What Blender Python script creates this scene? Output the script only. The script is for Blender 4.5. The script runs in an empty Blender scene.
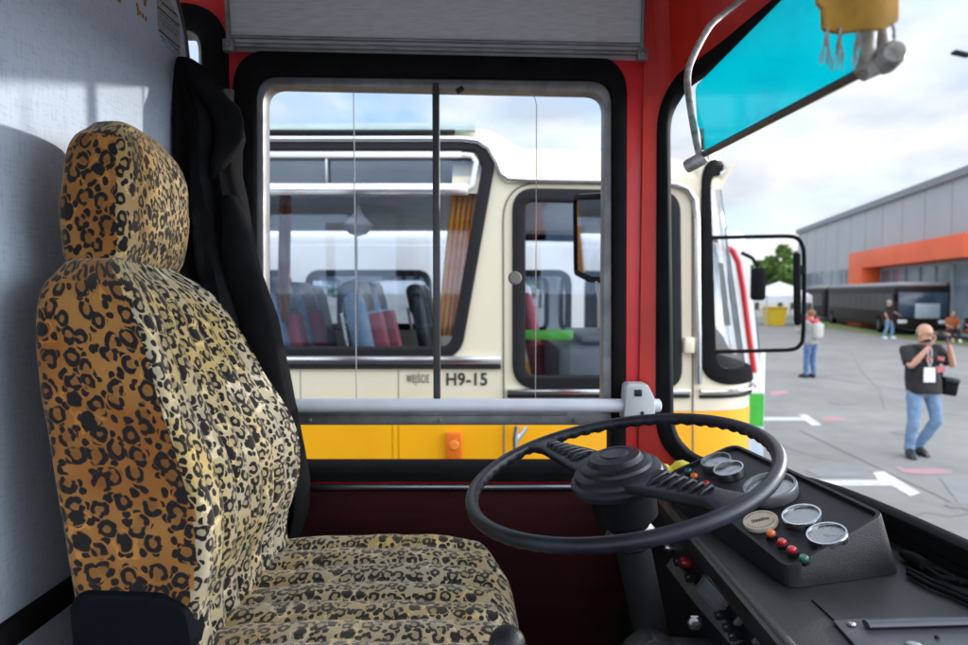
import bpy, bmesh, math, random
from mathutils import Vector, Matrix, noise
R = math.radians
random.seed(7)
scn = bpy.context.scene
COL = scn.collection
# ------------------------------------------------------------------ camera, light, exposure
FPX = 645.0; CX = 484.0; CY = 322.5; TH = math.atan(29.5 / FPX)
EYE = Vector((0, 0, 2.18))
cam_d = bpy.data.cameras.new("camera"); cam = bpy.data.objects.new("camera", cam_d); COL.objects.link(cam)
cam.location = EYE; cam.rotation_euler = (math.pi / 2 - TH, 0, 0)
cam_d.sensor_width = 36; cam_d.lens = 36 * FPX / 968
cam_d.clip_start = 0.02; cam_d.clip_end = 4000
cam_d.dof.use_dof = True; cam_d.dof.focus_distance = 1.12; cam_d.dof.aperture_fstop = 4.0
scn.camera = cam
scn.view_settings.view_transform = 'Standard'; scn.view_settings.look = 'None'
scn.view_settings.exposure = 0.66; scn.view_settings.gamma = 1; scn.view_settings.use_curve_mapping = False
scn.cycles.max_bounces = 10; scn.cycles.diffuse_bounces = 5; scn.cycles.transparent_max_bounces = 24
scn.cycles.sample_clamp_indirect = 6; scn.cycles.use_denoising = True
SUN_EL = R(9.2); SUN_H = Vector((0.92, 0.70, 0)).normalized()
sd = bpy.data.lights.new("sun", 'SUN'); sun = bpy.data.objects.new("sun", sd); COL.objects.link(sun)
sd.energy = 2.0; sd.angle = R(1.4); sd.color = (1, .94, .86)
sdir = Vector((SUN_H.x * math.cos(SUN_EL), SUN_H.y * math.cos(SUN_EL), math.sin(SUN_EL)))
sun.rotation_euler = (-sdir).to_track_quat('-Z', 'Y').to_euler(); sun.location = (5, 3, 8)
W = bpy.data.worlds.new("World"); scn.world = W; W.use_nodes = True
def world():
    nt = W.node_tree; N = nt.nodes; L = nt.links; N.clear()
    out = N.new('ShaderNodeOutputWorld')
    sky = N.new('ShaderNodeTexSky'); sky.sky_type = 'NISHITA'; sky.sun_disc = False
    sky.sun_elevation = SUN_EL; sky.sun_rotation = math.atan2(SUN_H.x, SUN_H.y); sky.ozone_density = 3.0
    b1 = N.new('ShaderNodeBackground'); b1.inputs[1].default_value = 0.15
    tint = N.new('ShaderNodeMixRGB'); tint.blend_type = 'MIX'; tint.inputs[0].default_value = .55; tint.inputs[2].default_value = (2.6, 4.1, 6.3, 1)
    L.new(sky.outputs[0], tint.inputs[1]); L.new(tint.outputs[0], b1.inputs[0])
    tc = N.new('ShaderNodeTexCoord'); mp = N.new('ShaderNodeMapping'); mp.inputs['Scale'].default_value = (1, 1, 2.3)
    mp.inputs['Location'].default_value = (.35, .1, .25)
    L.new(tc.outputs['Generated'], mp.inputs[0])
    n1 = N.new('ShaderNodeTexNoise'); n1.inputs['Scale'].default_value = 2.6; n1.inputs['Detail'].default_value = 7; n1.inputs['Roughness'].default_value = .52; n1.inputs['Distortion'].default_value = .25
    L.new(mp.outputs[0], n1.inputs['Vector'])
    cr = N.new('ShaderNodeValToRGB'); cr.color_ramp.elements[0].position = .34; cr.color_ramp.elements[1].position = .58
    L.new(n1.outputs[0], cr.inputs[0])
    n2 = N.new('ShaderNodeTexNoise'); n2.inputs['Scale'].default_value = 4.2; n2.inputs['Detail'].default_value = 6
    L.new(mp.outputs[0], n2.inputs['Vector'])
    cc = N.new('ShaderNodeValToRGB'); cc.color_ramp.elements[0].position = .36; cc.color_ramp.elements[1].position = .60
    cc.color_ramp.elements[0].color = (.56, .64, .75, 1); cc.color_ramp.elements[1].color = (.97, .98, 1, 1)
    L.new(n2.outputs[0], cc.inputs[0])
    b2 = N.new('ShaderNodeBackground')
    # overcast luminance: brighter overhead; extra added behind the camera and ahead of the bus
    sx = N.new('ShaderNodeSeparateXYZ'); L.new(tc.outputs['Generated'], sx.inputs[0])
    zc_ = N.new('ShaderNodeMapRange'); zc_.inputs['From Min'].default_value = .12; zc_.inputs['From Max'].default_value = .85; zc_.inputs['To Min'].default_value = .68; zc_.inputs['To Max'].default_value = 1.25; L.new(sx.outputs[2], zc_.inputs[0])
    yb_ = N.new('ShaderNodeMapRange'); yb_.inputs['From Min'].default_value = .2; yb_.inputs['From Max'].default_value = -.5; yb_.inputs['To Min'].default_value = 1.; yb_.inputs['To Max'].default_value = 2.6; L.new(sx.outputs[1], yb_.inputs[0])
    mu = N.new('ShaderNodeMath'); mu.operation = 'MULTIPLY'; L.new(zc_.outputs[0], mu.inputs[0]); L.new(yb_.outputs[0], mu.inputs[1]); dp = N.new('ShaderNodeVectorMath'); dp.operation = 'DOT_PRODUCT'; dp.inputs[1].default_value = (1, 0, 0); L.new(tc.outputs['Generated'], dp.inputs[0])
    sb = N.new('ShaderNodeMapRange'); sb.inputs['From Min'].default_value = .70; sb.inputs['From Max'].default_value = .95; sb.inputs['To Min'].default_value = 1.; sb.inputs['To Max'].default_value = 8.0; L.new(dp.outputs['Value'], sb.inputs[0])  # added out-of-view sky boost past the bus front, lights the cab interior
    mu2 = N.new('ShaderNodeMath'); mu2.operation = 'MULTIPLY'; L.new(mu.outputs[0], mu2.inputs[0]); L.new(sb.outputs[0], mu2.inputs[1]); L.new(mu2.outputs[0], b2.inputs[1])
    L.new(cc.outputs[0], b2.inputs[0])
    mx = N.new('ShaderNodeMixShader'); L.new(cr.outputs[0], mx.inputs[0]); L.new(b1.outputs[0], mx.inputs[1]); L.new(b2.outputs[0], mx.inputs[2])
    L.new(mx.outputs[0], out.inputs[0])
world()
# ------------------------------------------------------------------ projection helpers (photo pixel + real distance -> point)
def ray(px, py):
    u = CY - py
    return Vector((px - CX, FPX * math.cos(TH) + u * math.sin(TH), -FPX * math.sin(TH) + u * math.cos(TH)))
def P(px, py, Y): d = ray(px, py); return EYE + d * (Y / d.y)
def PX(px, py, X): d = ray(px, py); return EYE + d * (X / d.x)
def PZ(px, py, z): d = ray(px, py); return EYE + d * ((z - EYE.z) / d.z)
def PPL(px, py, p0, n): d = ray(px, py); return EYE + d * ((p0 - EYE).dot(n) / d.dot(n))
# ------------------------------------------------------------------ materials
MATS = {}
def mat(name, col, rough=.5, metal=0., col2=None, nscale=8., bump=0., bscale=None, spec=.5, sheen=0., coat=0., stretch=None, rvar=.0, emis=None):
    if name in MATS: return MATS[name]
    m = bpy.data.materials.new(name); m.use_nodes = True; nt = m.node_tree; N = nt.nodes; L = nt.links
    b = N['Principled BSDF']; b.inputs['Base Color'].default_value = (*col, 1); b.inputs['Roughness'].default_value = rough
    b.inputs['Metallic'].default_value = metal; b.inputs['Specular IOR Level'].default_value = spec
    b.inputs['Sheen Weight'].default_value = sheen; b.inputs['Coat Weight'].default_value = coat; b.inputs['Coat Roughness'].default_value = .12
    if emis: b.inputs['Emission Color'].default_value = (*col, 1); b.inputs['Emission Strength'].default_value = emis
    tc = N.new('ShaderNodeTexCoord'); mp = N.new('ShaderNodeMapping'); L.new(tc.outputs['Object'], mp.inputs[0])
    if stretch: mp.inputs['Scale'].default_value = stretch
    if col2 is None: col2 = tuple(min(1, c * .82) for c in col)
    n = N.new('ShaderNodeTexNoise'); n.inputs['Scale'].default_value = nscale; n.inputs['Detail'].default_value = 5; n.inputs['Roughness'].default_value = .6
    L.new(mp.outputs[0], n.inputs['Vector'])
    mx = N.new('ShaderNodeMixRGB'); mx.inputs[1].default_value = (*col, 1); mx.inputs[2].default_value = (*col2, 1)
    cr = N.new('ShaderNodeValToRGB'); cr.color_ramp.elements[0].position = .38; cr.color_ramp.elements[1].position = .68
    L.new(n.outputs[0], cr.inputs[0]); L.new(cr.outputs[0], mx.inputs[0]); L.new(mx.outputs[0], b.inputs['Base Color'])
    if rvar:
        mr = N.new('ShaderNodeMapRange'); mr.inputs['To Min'].default_value = max(.02, rough - rvar); mr.inputs['To Max'].default_value = min(1, rough + rvar)
        L.new(n.outputs[0], mr.inputs[0]); L.new(mr.outputs[0], b.inputs['Roughness'])
    if bump:
        n2 = N.new('ShaderNodeTexNoise'); n2.inputs['Scale'].default_value = bscale or nscale * 6; n2.inputs['Detail'].default_value = 4
        L.new(mp.outputs[0], n2.inputs['Vector'])
        bp = N.new('ShaderNodeBump'); bp.inputs['Strength'].default_value = min(1, bump); bp.inputs['Distance'].default_value = .002
        L.new(n2.outputs[0], bp.inputs['Height']); L.new(bp.outputs[0], b.inputs['Normal'])
    MATS[name] = m; return m
def glass(name, tint=(.97, .97, .97), gloss=0., grough=.02, trans=None, gcol=(.8, .8, .8)):
    if name in MATS: return MATS[name]
    m = bpy.data.materials.new(name); m.use_nodes = True; nt = m.node_tree; N = nt.nodes; L = nt.links; N.clear()
    out = N.new('ShaderNodeOutputMaterial'); t = N.new('ShaderNodeBsdfTransparent'); t.inputs[0].default_value = (*tint, 1)
    if gloss <= 0: L.new(t.outputs[0], out.inputs[0])
    else:
        g = N.new('ShaderNodeBsdfGlossy'); g.inputs['Roughness'].default_value = grough; g.inputs[0].default_value = (*gcol, 1)
        lw = N.new('ShaderNodeLayerWeight'); lw.inputs[0].default_value = .25
        ma = N.new('ShaderNodeMath'); ma.operation = 'MULTIPLY_ADD'; ma.inputs[1].default_value = .7; ma.inputs[2].default_value = gloss
        L.new(lw.outputs['Fresnel'], ma.inputs[0])
        mx = N.new('ShaderNodeMixShader'); L.new(ma.outputs[0], mx.inputs[0]); L.new(t.outputs[0], mx.inputs[1]); L.new(g.outputs[0], mx.inputs[2])
        s = mx
        if trans:
            tr = N.new('ShaderNodeBsdfTranslucent'); tr.inputs[0].default_value = (*trans, 1)
            m2 = N.new('ShaderNodeMixShader'); m2.inputs[0].default_value = .35
            L.new(mx.outputs[0], m2.inputs[1]); L.new(tr.outputs[0], m2.inputs[2]); s = m2
        L.new(s.outputs[0], out.inputs[0])
    MATS[name] = m; return m
def leopard(name, ca, cb, scale=27., dark=.78):
    m = bpy.data.materials.new(name); m.use_nodes = True; nt = m.node_tree; N = nt.nodes; L = nt.links
    b = N['Principled BSDF']; b.inputs['Roughness'].default_value = .85; b.inputs['Specular IOR Level'].default_value = .12
    b.inputs['Sheen Weight'].default_value = .35; b.inputs['Sheen Roughness'].default_value = .4; b.inputs['Sheen Tint'].default_value = (1, .9, .75, 1)
    tc = N.new('ShaderNodeAttribute'); tc.attribute_name = 'pile'; src = tc.outputs['Vector']
    def M(op, a, b_=None, c=None, cl=False):
        n = N.new('ShaderNodeMath'); n.operation = op; n.use_clamp = cl
        for i, v in enumerate((a, b_, c)):
            if v is None: continue
            if isinstance(v, (int, float)): n.inputs[i].default_value = v
            else: L.new(v, n.inputs[i])
        return n.outputs[0]
    def noise_(sc, det=2.):
        n = N.new('ShaderNodeTexNoise'); n.noise_dimensions = '2D'; n.inputs['Scale'].default_value = sc; n.inputs['Detail'].default_value = det; L.new(src, n.inputs['Vector']); return n
    nd = noise_(46, 1.5)
    vs = N.new('ShaderNodeVectorMath'); vs.operation = 'SUBTRACT'; vs.inputs[1].default_value = (.5, .5, .5); L.new(nd.outputs['Color'], vs.inputs[0])
    vm = N.new('ShaderNodeVectorMath'); vm.operation = 'SCALE'; vm.inputs['Scale'].default_value = .30 / scale; L.new(vs.outputs[0], vm.inputs[0])
    va = N.new('ShaderNodeVectorMath'); va.operation = 'ADD'; L.new(src, va.inputs[0]); L.new(vm.outputs[0], va.inputs[1])
    ms = N.new('ShaderNodeMapping'); ms.inputs['Scale'].default_value = (1., .86, 1); L.new(va.outputs[0], ms.inputs[0])
    def vor(sc, rnd):
        v = N.new('ShaderNodeTexVoronoi'); v.voronoi_dimensions = '2D'; v.inputs['Scale'].default_value = sc; v.inputs['Randomness'].default_value = rnd; L.new(ms.outputs[0], v.inputs['Vector'])
        sp = N.new('ShaderNodeSeparateColor'); L.new(v.outputs['Color'], sp.inputs[0]); return v.outputs['Distance'], sp
    d, sep = vor(scale, .78)
    rad = M('MULTIPLY_ADD', sep.outputs[0], .11, .235)
    wid = M('MINIMUM', M('MULTIPLY_ADD', noise_(scale * 1.75, 1.).outputs[0], .95, -.295), .155)
    ring = M('SUBTRACT', wid, M('ABSOLUTE', M('SUBTRACT', d, rad)))
    core = M('MULTIPLY', M('SUBTRACT', .30, d), M('GREATER_THAN', sep.outputs[1], .80))
    mask = M('MAXIMUM', ring, core)
    d2, s2 = vor(scale * 1.9, 1.)
    fill = M('MULTIPLY', M('MULTIPLY', M('SUBTRACT', .36, d2), M('GREATER_THAN', s2.outputs[0], .15)), M('GREATER_THAN', d, .455))
    mask = M('MAXIMUM', mask, fill)
    nf = N.new('ShaderNodeTexNoise'); nf.inputs['Scale'].default_value = 520; nf.inputs['Detail'].default_value = 2; L.new(src, nf.inputs['Vector'])
    mask = M('ADD', mask, M('MULTIPLY', M('SUBTRACT', nf.outputs[0], .5), .10))     # fuzzy pile at the edge of each spot
    sm = N.new('ShaderNodeMapRange'); sm.inputs['From Min'].default_value = -.02; sm.inputs['From Max'].default_value = .05; L.new(mask, sm.inputs[0])
    cr = N.new('ShaderNodeValToRGB'); cr.color_ramp.elements[0].position = .38; cr.color_ramp.elements[1].position = .64
    L.new(noise_(6.5, 3).outputs[0], cr.inputs[0])
    g = N.new('ShaderNodeMixRGB'); g.inputs[1].default_value = (*ca, 1); g.inputs[2].default_value = (*cb, 1); L.new(cr.outputs[0], g.inputs[0])
    fm = N.new('ShaderNodeMapRange'); fm.inputs['From Min'].default_value = .3; fm.inputs['From Max'].default_value = .7; fm.inputs['To Min'].default_value = .60; fm.inputs['To Max'].default_value = 1.3
    L.new(nf.outputs[0], fm.inputs[0])
    inn = N.new('ShaderNodeMapRange'); inn.inputs['From Min'].default_value = .12; inn.inputs['From Max'].default_value = .40; inn.inputs['To Min'].default_value = dark; inn.inputs['To Max'].default_value = 1.06; L.new(d, inn.inputs[0])
    gm = N.new('ShaderNodeVectorMath'); gm.operation = 'SCALE'; L.new(g.outputs[0], gm.inputs[0]); L.new(M('MULTIPLY', fm.outputs[0], inn.outputs[0]), gm.inputs['Scale'])
    mx = N.new('ShaderNodeMixRGB'); mx.inputs[2].default_value = (.011, .010, .011, 1); L.new(sm.outputs[0], mx.inputs[0]); L.new(gm.outputs[0], mx.inputs[1])
    L.new(mx.outputs[0], b.inputs['Base Color'])
    bp = N.new('ShaderNodeBump'); bp.inputs['Strength'].default_value = .6; bp.inputs['Distance'].default_value = .0018
    L.new(nf.outputs[0], bp.inputs['Height']); L.new(bp.outputs[0], b.inputs['Normal'])
    return m
M_LEO_SIDE = leopard('leopard_velour_orange', (.45, .205, .05), (.34, .12, .02), 35)
M_LEO_FRONT = leopard('leopard_velour_tan', (.49, .425, .295), (.51, .37, .14), 42)
M_LEO_HEAD = leopard('leopard_velour_ochre', (.46, .27, .085), (.47, .35, .17), 41)
M_LEO_SEAT = leopard('leopard_velour_seat', (.49, .415, .28), (.51, .36, .13), 42)
def pile(o, uv):      # lay of the cloth, metres along the surface
    at = o.data.attributes.new('pile', 'FLOAT_VECTOR', 'POINT')
    for i, p in enumerate(uv): at.data[i].vector = p
M_RED = mat('red_paint', (.70, .020, .026), .34, col2=(.60, .015, .02), nscale=5, bump=.45, bscale=45, coat=.2)
M_REDTOP = mat('red_header_paint', (.68, .035, .018), .36, col2=(.54, .022, .014), nscale=6, bump=.3, bscale=40)
M_REDDARK = mat('dark_red_panel', (.036, .005, .006), .75, col2=(.020, .003, .004), spec=.15, nscale=3, stretch=(1, 1, 8), bump=.2, bscale=120)
M_RUB = mat('black_rubber', (.009, .009, .010), .7, spec=.03, col2=(.013, .013, .014), nscale=14, bump=.15, bscale=220, rvar=.1)
M_PLA = mat('black_plastic', (.008, .009, .011), .45, spec=.32, col2=(.013, .014, .016), nscale=10, bump=.35, bscale=420, rvar=.1)
M_WHEEL = mat('worn_black_bakelite', (.009, .010, .013), .40, spec=.35, col2=(.020, .024, .036), nscale=16, rvar=.12, bump=.12, bscale=130)
M_DASH = mat('black_dash_vinyl', (.014, .014, .016), .45, spec=.42, col2=(.022, .022, .024), nscale=7, bump=.45, bscale=300, rvar=.1)
M_ALU = mat('aluminium', (.62, .63, .64), .34, 1., col2=(.45, .46, .47), nscale=20, rvar=.12)
M_ALUD = mat('dull_aluminium', (.26, .27, .28), .5, .6, col2=(.17, .18, .19), nscale=16, rvar=.12)
M_STEEL = mat('brushed_steel', (.5, .5, .5), .3, 1., col2=(.32, .32, .33), nscale=30, rvar=.15)
M_RAIL = mat('grey_enamel', (.62, .65, .72), .32, col2=(.55, .58, .65), nscale=9, coat=.2)
M_CLAMP = mat('light_grey_plastic', (.52, .54, .55), .42)
M_CLOTH = mat('black_cloth', (.005, .005, .006), .9, spec=.12, col2=(.008, .008, .009), nscale=30, bump=.5, bscale=500)
M_CREAM = mat('cream_paint', (.70, .63, .475), .34, col2=(.65, .58, .43), nscale=1.4, coat=.3)
M_YEL = mat('yellow_paint', (.86, .40, .006), .3, col2=(.80, .36, .006), nscale=1.6, coat=.3)
M_CHROME = mat('chrome_trim', (.78, .79, .80), .16, 1., col2=(.65, .66, .68), nscale=5)
M_WHITE = mat('white_paint', (.78, .79, .80), .4, col2=(.70, .71, .72), nscale=2)
M_GLASS = glass('clear_glass', (.965, .965, .965))
M_BUSGLASS = glass('bus_glass', (.94, .96, .98), .035, gcol=(.58, .74, 1))
M_TEAL = glass('teal_acrylic', (.01, .62, .70), .05, .08, trans=(.0, .55, .62))
def scratch(m):
    nt = m.node_tree; N = nt.nodes; L = nt.links; t = [n for n in N if n.type == 'BSDF_TRANSPARENT'][0]; tc = N.new('ShaderNodeTexCoord')
    mp = N.new('ShaderNodeMapping'); mp.inputs['Scale'].default_value = (3, 9, 60); L.new(tc.outputs['Object'], mp.inputs[0])
    a = N.new('ShaderNodeTexNoise'); a.inputs['Scale'].default_value = 6; a.inputs['Detail'].default_value = 6; L.new(mp.outputs[0], a.inputs['Vector'])
    b_ = N.new('ShaderNodeTexNoise'); b_.inputs['Scale'].default_value = 7; b_.inputs['Detail'].default_value = 3; L.new(tc.outputs['Object'], b_.inputs['Vector'])
    ad = N.new('ShaderNodeMath'); ad.operation = 'ADD'; L.new(a.outputs[0], ad.inputs[0]); L.new(b_.outputs[0], ad.inputs[1])
    cr = N.new('ShaderNodeValToRGB'); cr.color_ramp.elements[0].position = .75; cr.color_ramp.elements[1].position = 1.2; cr.color_ramp.elements[0].color = (.0, .34, .43, 1); cr.color_ramp.elements[1].color = (.03, .60, .65, 1)
    mr = N.new('ShaderNodeMapRange'); mr.inputs['From Max'].default_value = 2; L.new(ad.outputs[0], cr.inputs[0]); L.new(cr.outputs[0], t.inputs[0])
scratch(M_TEAL)
def partition_mat():
    m = bpy.data.materials.new('blue_grey_linen_laminate'); m.use_nodes = True; nt = m.node_tree; N = nt.nodes; L = nt.links
    b = N['Principled BSDF']; b.inputs['Roughness'].default_value = .48
    tc = N.new('ShaderNodeTexCoord')
    fac = None
    outs = []
    for sc, s in (((1, 260, 26), 1.), ((1, 30, 230), 1.)):
        mp = N.new('ShaderNodeMapping'); mp.inputs['Scale'].default_value = sc; L.new(tc.outputs['Object'], mp.inputs[0])
        n = N.new('ShaderNodeTexNoise'); n.inputs['Scale'].default_value = s; n.inputs['Detail'].default_value = 3; L.new(mp.outputs[0], n.inputs['Vector']); outs.append(n.outputs[0])
    a = N.new('ShaderNodeMath'); a.operation = 'ADD'; L.new(outs[0], a.inputs[0]); L.new(outs[1], a.inputs[1])
    cr = N.new('ShaderNodeValToRGB'); cr.color_ramp.elements[0].position = .8; cr.color_ramp.elements[1].position = 1.2
    cr.color_ramp.elements[0].color = (.44, .53, .66, 1); cr.color_ramp.elements[1].color = (.54, .63, .75, 1)
    h = N.new('ShaderNodeMath'); h.operation = 'MULTIPLY'; h.inputs[1].default_value = 1.; L.new(a.outputs[0], h.inputs[0])
    L.new(h.outputs[0], cr.inputs[0])
    n3 = N.new('ShaderNodeTexNoise'); n3.inputs['Scale'].default_value = 3.; n3.inputs['Detail'].default_value = 4; L.new(tc.outputs['Object'], n3.inputs['Vector'])
    mr = N.new('ShaderNodeMapRange'); mr.inputs['To Min'].default_value = .86; mr.inputs['To Max'].default_value = 1.1; L.new(n3.outputs[0], mr.inputs[0])
    v = N.new('ShaderNodeVectorMath'); v.operation = 'SCALE'; L.new(cr.outputs[0], v.inputs[0]); L.new(mr.outputs[0], v.inputs['Scale'])
    L.new(v.outputs[0], b.inputs['Base Color'])
    return m
M_PART = partition_mat()
M_LOCK = mat('grey_fabric_laminate', (.58, .60, .63), .5, col2=(.45, .47, .50), nscale=1., stretch=(22, 1, 190), bump=.2, bscale=90)
# ------------------------------------------------------------------ mesh helpers
ORG = {}
def link(o, parent=None):
    COL.objects.link(o)
    if parent is not None: o.parent = parent
    return o
def tag(o, label=None, cat=None, group=None, kind=None):
    if label: o['label'] = label
    if cat: o['category'] = cat
    if group: o['group'] = group
    if kind: o['kind'] = kind
    return o
def thing(name, label, cat, loc=(0, 0, 0), group=None, rz=0):
    o = bpy.data.objects.new(name, None); o.empty_display_size = .1; link(o); o.location = loc; o.rotation_euler = (0, 0, rz)
    ORG[o.name] = Vector(loc); return tag(o, label, cat, group)
def frame_of(d):
    d = d.normalized(); a = Vector((0, 0, 1)) if abs(d.z) < .9 else Vector((1, 0, 0))
    x = a.cross(d).normalized(); return x, d.cross(x)
class MB:
    def __init__(s): s.bm = bmesh.new(); s.mi = 0
    def add(s, vs, fs):
        v = [s.bm.verts.new(p) for p in vs]; out = []
        for f in fs:
            try: q = s.bm.faces.new([v[i] for i in f]); q.material_index = s.mi; out.append(q)
            except ValueError: pass
        return v, out
    def mesh(s, me, M=None):
        t = bmesh.new(); t.from_mesh(me); s.merge(t, M); bpy.data.meshes.remove(me)
    def merge(s, t, M=None):
        if M is not None: t.transform(M)
        idx = {v: s.bm.verts.new(v.co) for v in t.verts}
        for f in t.faces:
            try: q = s.bm.faces.new([idx[v] for v in f.verts]); q.material_index = s.mi
            except ValueError: pass
        t.free()
    def box(s, c, size, rot=None, bev=0., seg=2):
        t = bmesh.new(); bmesh.ops.create_cube(t, size=1.)
        for v in t.verts: v.co = Vector((v.co.x * size[0], v.co.y * size[1], v.co.z * size[2]))
        if bev > 0: bmesh.ops.bevel(t, geom=list(t.edges), offset=bev, segments=seg, affect='EDGES', profile=.5)
        M = Matrix.Translation(Vector(c))
        if rot is not None: M = M @ rot.to_4x4()
        s.merge(t, M); return s
    def hexa(s, p):      # 8 points: bottom ring then top ring
        s.add(p, [(3, 2, 1, 0), (4, 5, 6, 7), (0, 1, 5, 4), (1, 2, 6, 5), (2, 3, 7, 6), (3, 0, 4, 7)]); return s
    def tube(s, pts, r, seg=12, closed=False, caps=True, flat=1., upref=None):
        pts = [Vector(p) for p in pts]; n = len(pts); rs = r if isinstance(r, (list, tuple)) else [r] * n
        x = None; rings = []
        for i, p in enumerate(pts):
            a = pts[i - 1] if (i > 0 or closed) else p; b = pts[(i + 1) % n] if (i < n - 1 or closed) else p
            d = (b - a).normalized()
            if upref is not None: x = d.cross(upref).normalized(); y = x.cross(d)
            else:
                if x is None: x, y = frame_of(d)
                x = (x - d * x.dot(d)).normalized(); y = d.cross(x)
            rings.append([p + (x * math.cos(2 * math.pi * k / seg) + y * math.sin(2 * math.pi * k / seg) * flat) * rs[i] for k in range(seg)])
        s.loft(rings, closed, caps); return s
    def loft(s, rings, closed=False, caps=True):
        m = len(rings[0]); n = len(rings); vs = [p for r in rings for p in r]; fs = []
        for i in range(n if closed else n - 1):
            j = (i + 1) % n
            for k in range(m): l = (k + 1) % m; fs.append((i * m + k, i * m + l, j * m + l, j * m + k))
        if caps and not closed: fs.append(tuple(range(m))[::-1]); fs.append(tuple((n - 1) * m + k for k in range(m)))
        return s.add(vs, fs)
    def lathe(s, prof, c, axis, seg=32):   # prof: (radius, height along axis)
        axis = Vector(axis).normalized(); x, y = frame_of(axis); c = Vector(c)
        s.loft([[c + axis * h + (x * math.cos(2 * math.pi * k / seg) + y * math.sin(2 * math.pi * k / seg)) * max(r, 1e-5) for k in range(seg)] for r, h in prof]); return s
    def ball(s, c, r, seg=16, rot=None):
        t = bmesh.new(); bmesh.ops.create_uvsphere(t, u_segments=seg, v_segments=max(8, seg * 2 // 3), radius=1.)
        rr = r if isinstance(r, (tuple, list)) else (r, r, r)
        M = Matrix.Translation(Vector(c)) @ (rot.to_4x4() if rot is not None else Matrix()) @ Matrix.Diagonal((*rr, 1))
        s.merge(t, M); return s
    def quad(s, a, b, c, d): s.add([a, b, c, d], [(0, 1, 2, 3)]); return s
    def build(s, name, mats, parent=None, local=False, sharp=38, fix=True):
        if fix: bmesh.ops.recalc_face_normals(s.bm, faces=s.bm.faces)
        me = bpy.data.meshes.new(name)
        o = None
        if not local:
            if parent is not None:
                p = parent
                while p.parent is not None: p = p.parent
                off = ORG[p.name]
            else:
                xs = [v.co for v in s.bm.verts]
                off = Vector((sum(v.x for v in xs) / len(xs), sum(v.y for v in xs) / len(xs), min(v.z for v in xs)))
            for v in s.bm.verts: v.co -= off
        s.bm.to_mesh(me); s.bm.free()
        for m in (mats if isinstance(mats, (list, tuple)) else [mats]): me.materials.append(m)
        for p in me.polygons: p.use_smooth = True
        me.set_sharp_from_angle(angle=R(sharp))
        o = bpy.data.objects.new(name, me); link(o, parent)
        if parent is None and not local: o.location = off; ORG[o.name] = off.copy()
        return o
def fillet(pts, rad, seg=8):
    out = []; n = len(pts); pts = [Vector((p[0], p[1])) for p in pts]
    for i, p in enumerate(pts):
        r = rad[i] if isinstance(rad, (list, tuple)) else rad
        a = pts[i - 1] - p; b = pts[(i + 1) % n] - p
        if r <= 0: out.append(p.copy()); continue
        la, lb = a.length, b.length; a /= la; b /= lb
        ang = math.acos(max(-1, min(1, a.dot(b)))); t = min(r / math.tan(ang / 2), la * .48, lb * .48)
        p0, p1 = p + a * t, p + b * t
        for k in range(seg + 1):
            q = k / seg; out.append(p0 * (1 - q) ** 2 + p * (2 * q * (1 - q) * .93 + 0) + p1 * q ** 2 if 0 else p0.lerp(p, q).lerp(p.lerp(p1, q), q))
    return out
def rrect(x0, y0, x1, y1, r, seg=8): return fillet([(x0, y0), (x1, y0), (x1, y1), (x0, y1)], r, seg)
def offset_loop(pts, d):     # inward for positive d on ccw loops
    n = len(pts); pts = [Vector((p[0], p[1])) for p in pts]
    area = sum(pts[i].x * pts[(i + 1) % n].y - pts[(i + 1) % n].x * pts[i].y for i in range(n)); sg = 1 if area > 0 else -1
    out = []
    for i in range(n):
        e = (pts[(i + 1) % n] - pts[i - 1])
        if e.length < 1e-9: out.append(pts[i]); continue
        e.normalize(); out.append(pts[i] + Vector((-e.y, e.x)) * d * sg)
    return out
def plate_mesh(loops, depth, bev=0.):
    cu = bpy.data.curves.new('tmp', 'CURVE'); cu.dimensions = '2D'; cu.fill_mode = 'BOTH'; cu.extrude = max(depth / 2 - bev, 0); cu.bevel_depth = bev; cu.bevel_resolution = 1
    for lp in loops:
        sp = cu.splines.new('POLY'); sp.points.add(len(lp) - 1); sp.use_cyclic_u = True
        for i, p in enumerate(lp): sp.points[i].co = (p[0], p[1], 0, 1)
    ob = bpy.data.objects.new('tmp', cu); me = bpy.data.meshes.new_from_object(ob)
    bpy.data.objects.remove(ob); bpy.data.curves.remove(cu); return me
def plate(mb, loops, depth, fn, bev=0., cuts=None):
    """fn(x, y, z) -> point; z runs from -depth/2 to depth/2"""
    me = plate_mesh(loops, depth, bev); t = bmesh.new(); t.from_mesh(me); bpy.data.meshes.remove(me)
    bmesh.ops.remove_doubles(t, verts=t.verts, dist=1e-6)
    for ax, vals in (cuts or {}).items():
        no = (1, 0, 0) if ax == 'x' else (0, 1, 0)
        for c in vals: bmesh.ops.bisect_plane(t, geom=list(t.verts) + list(t.edges) + list(t.faces), plane_co=(c, 0, 0) if ax == 'x' else (0, c, 0), plane_no=no, dist=1e-6)
    for v in t.verts: v.co = fn(v.co.x, v.co.y, v.co.z)
    mb.merge(t); return mb
def onY(Y, th=0): return lambda x, y, z: Vector((x, Y + z, y))          # 2D (X, Z) on a plane of constant Y
def onX(X): return lambda x, y, z: Vector((X + z, x, y))                # 2D (Y, Z) on a plane of constant X
def onZ(Zv): return lambda x, y, z: Vector((x, y, Zv + z))
def xz(px, py, Y): p = P(px, py, Y); return (p.x, p.z)
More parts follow.
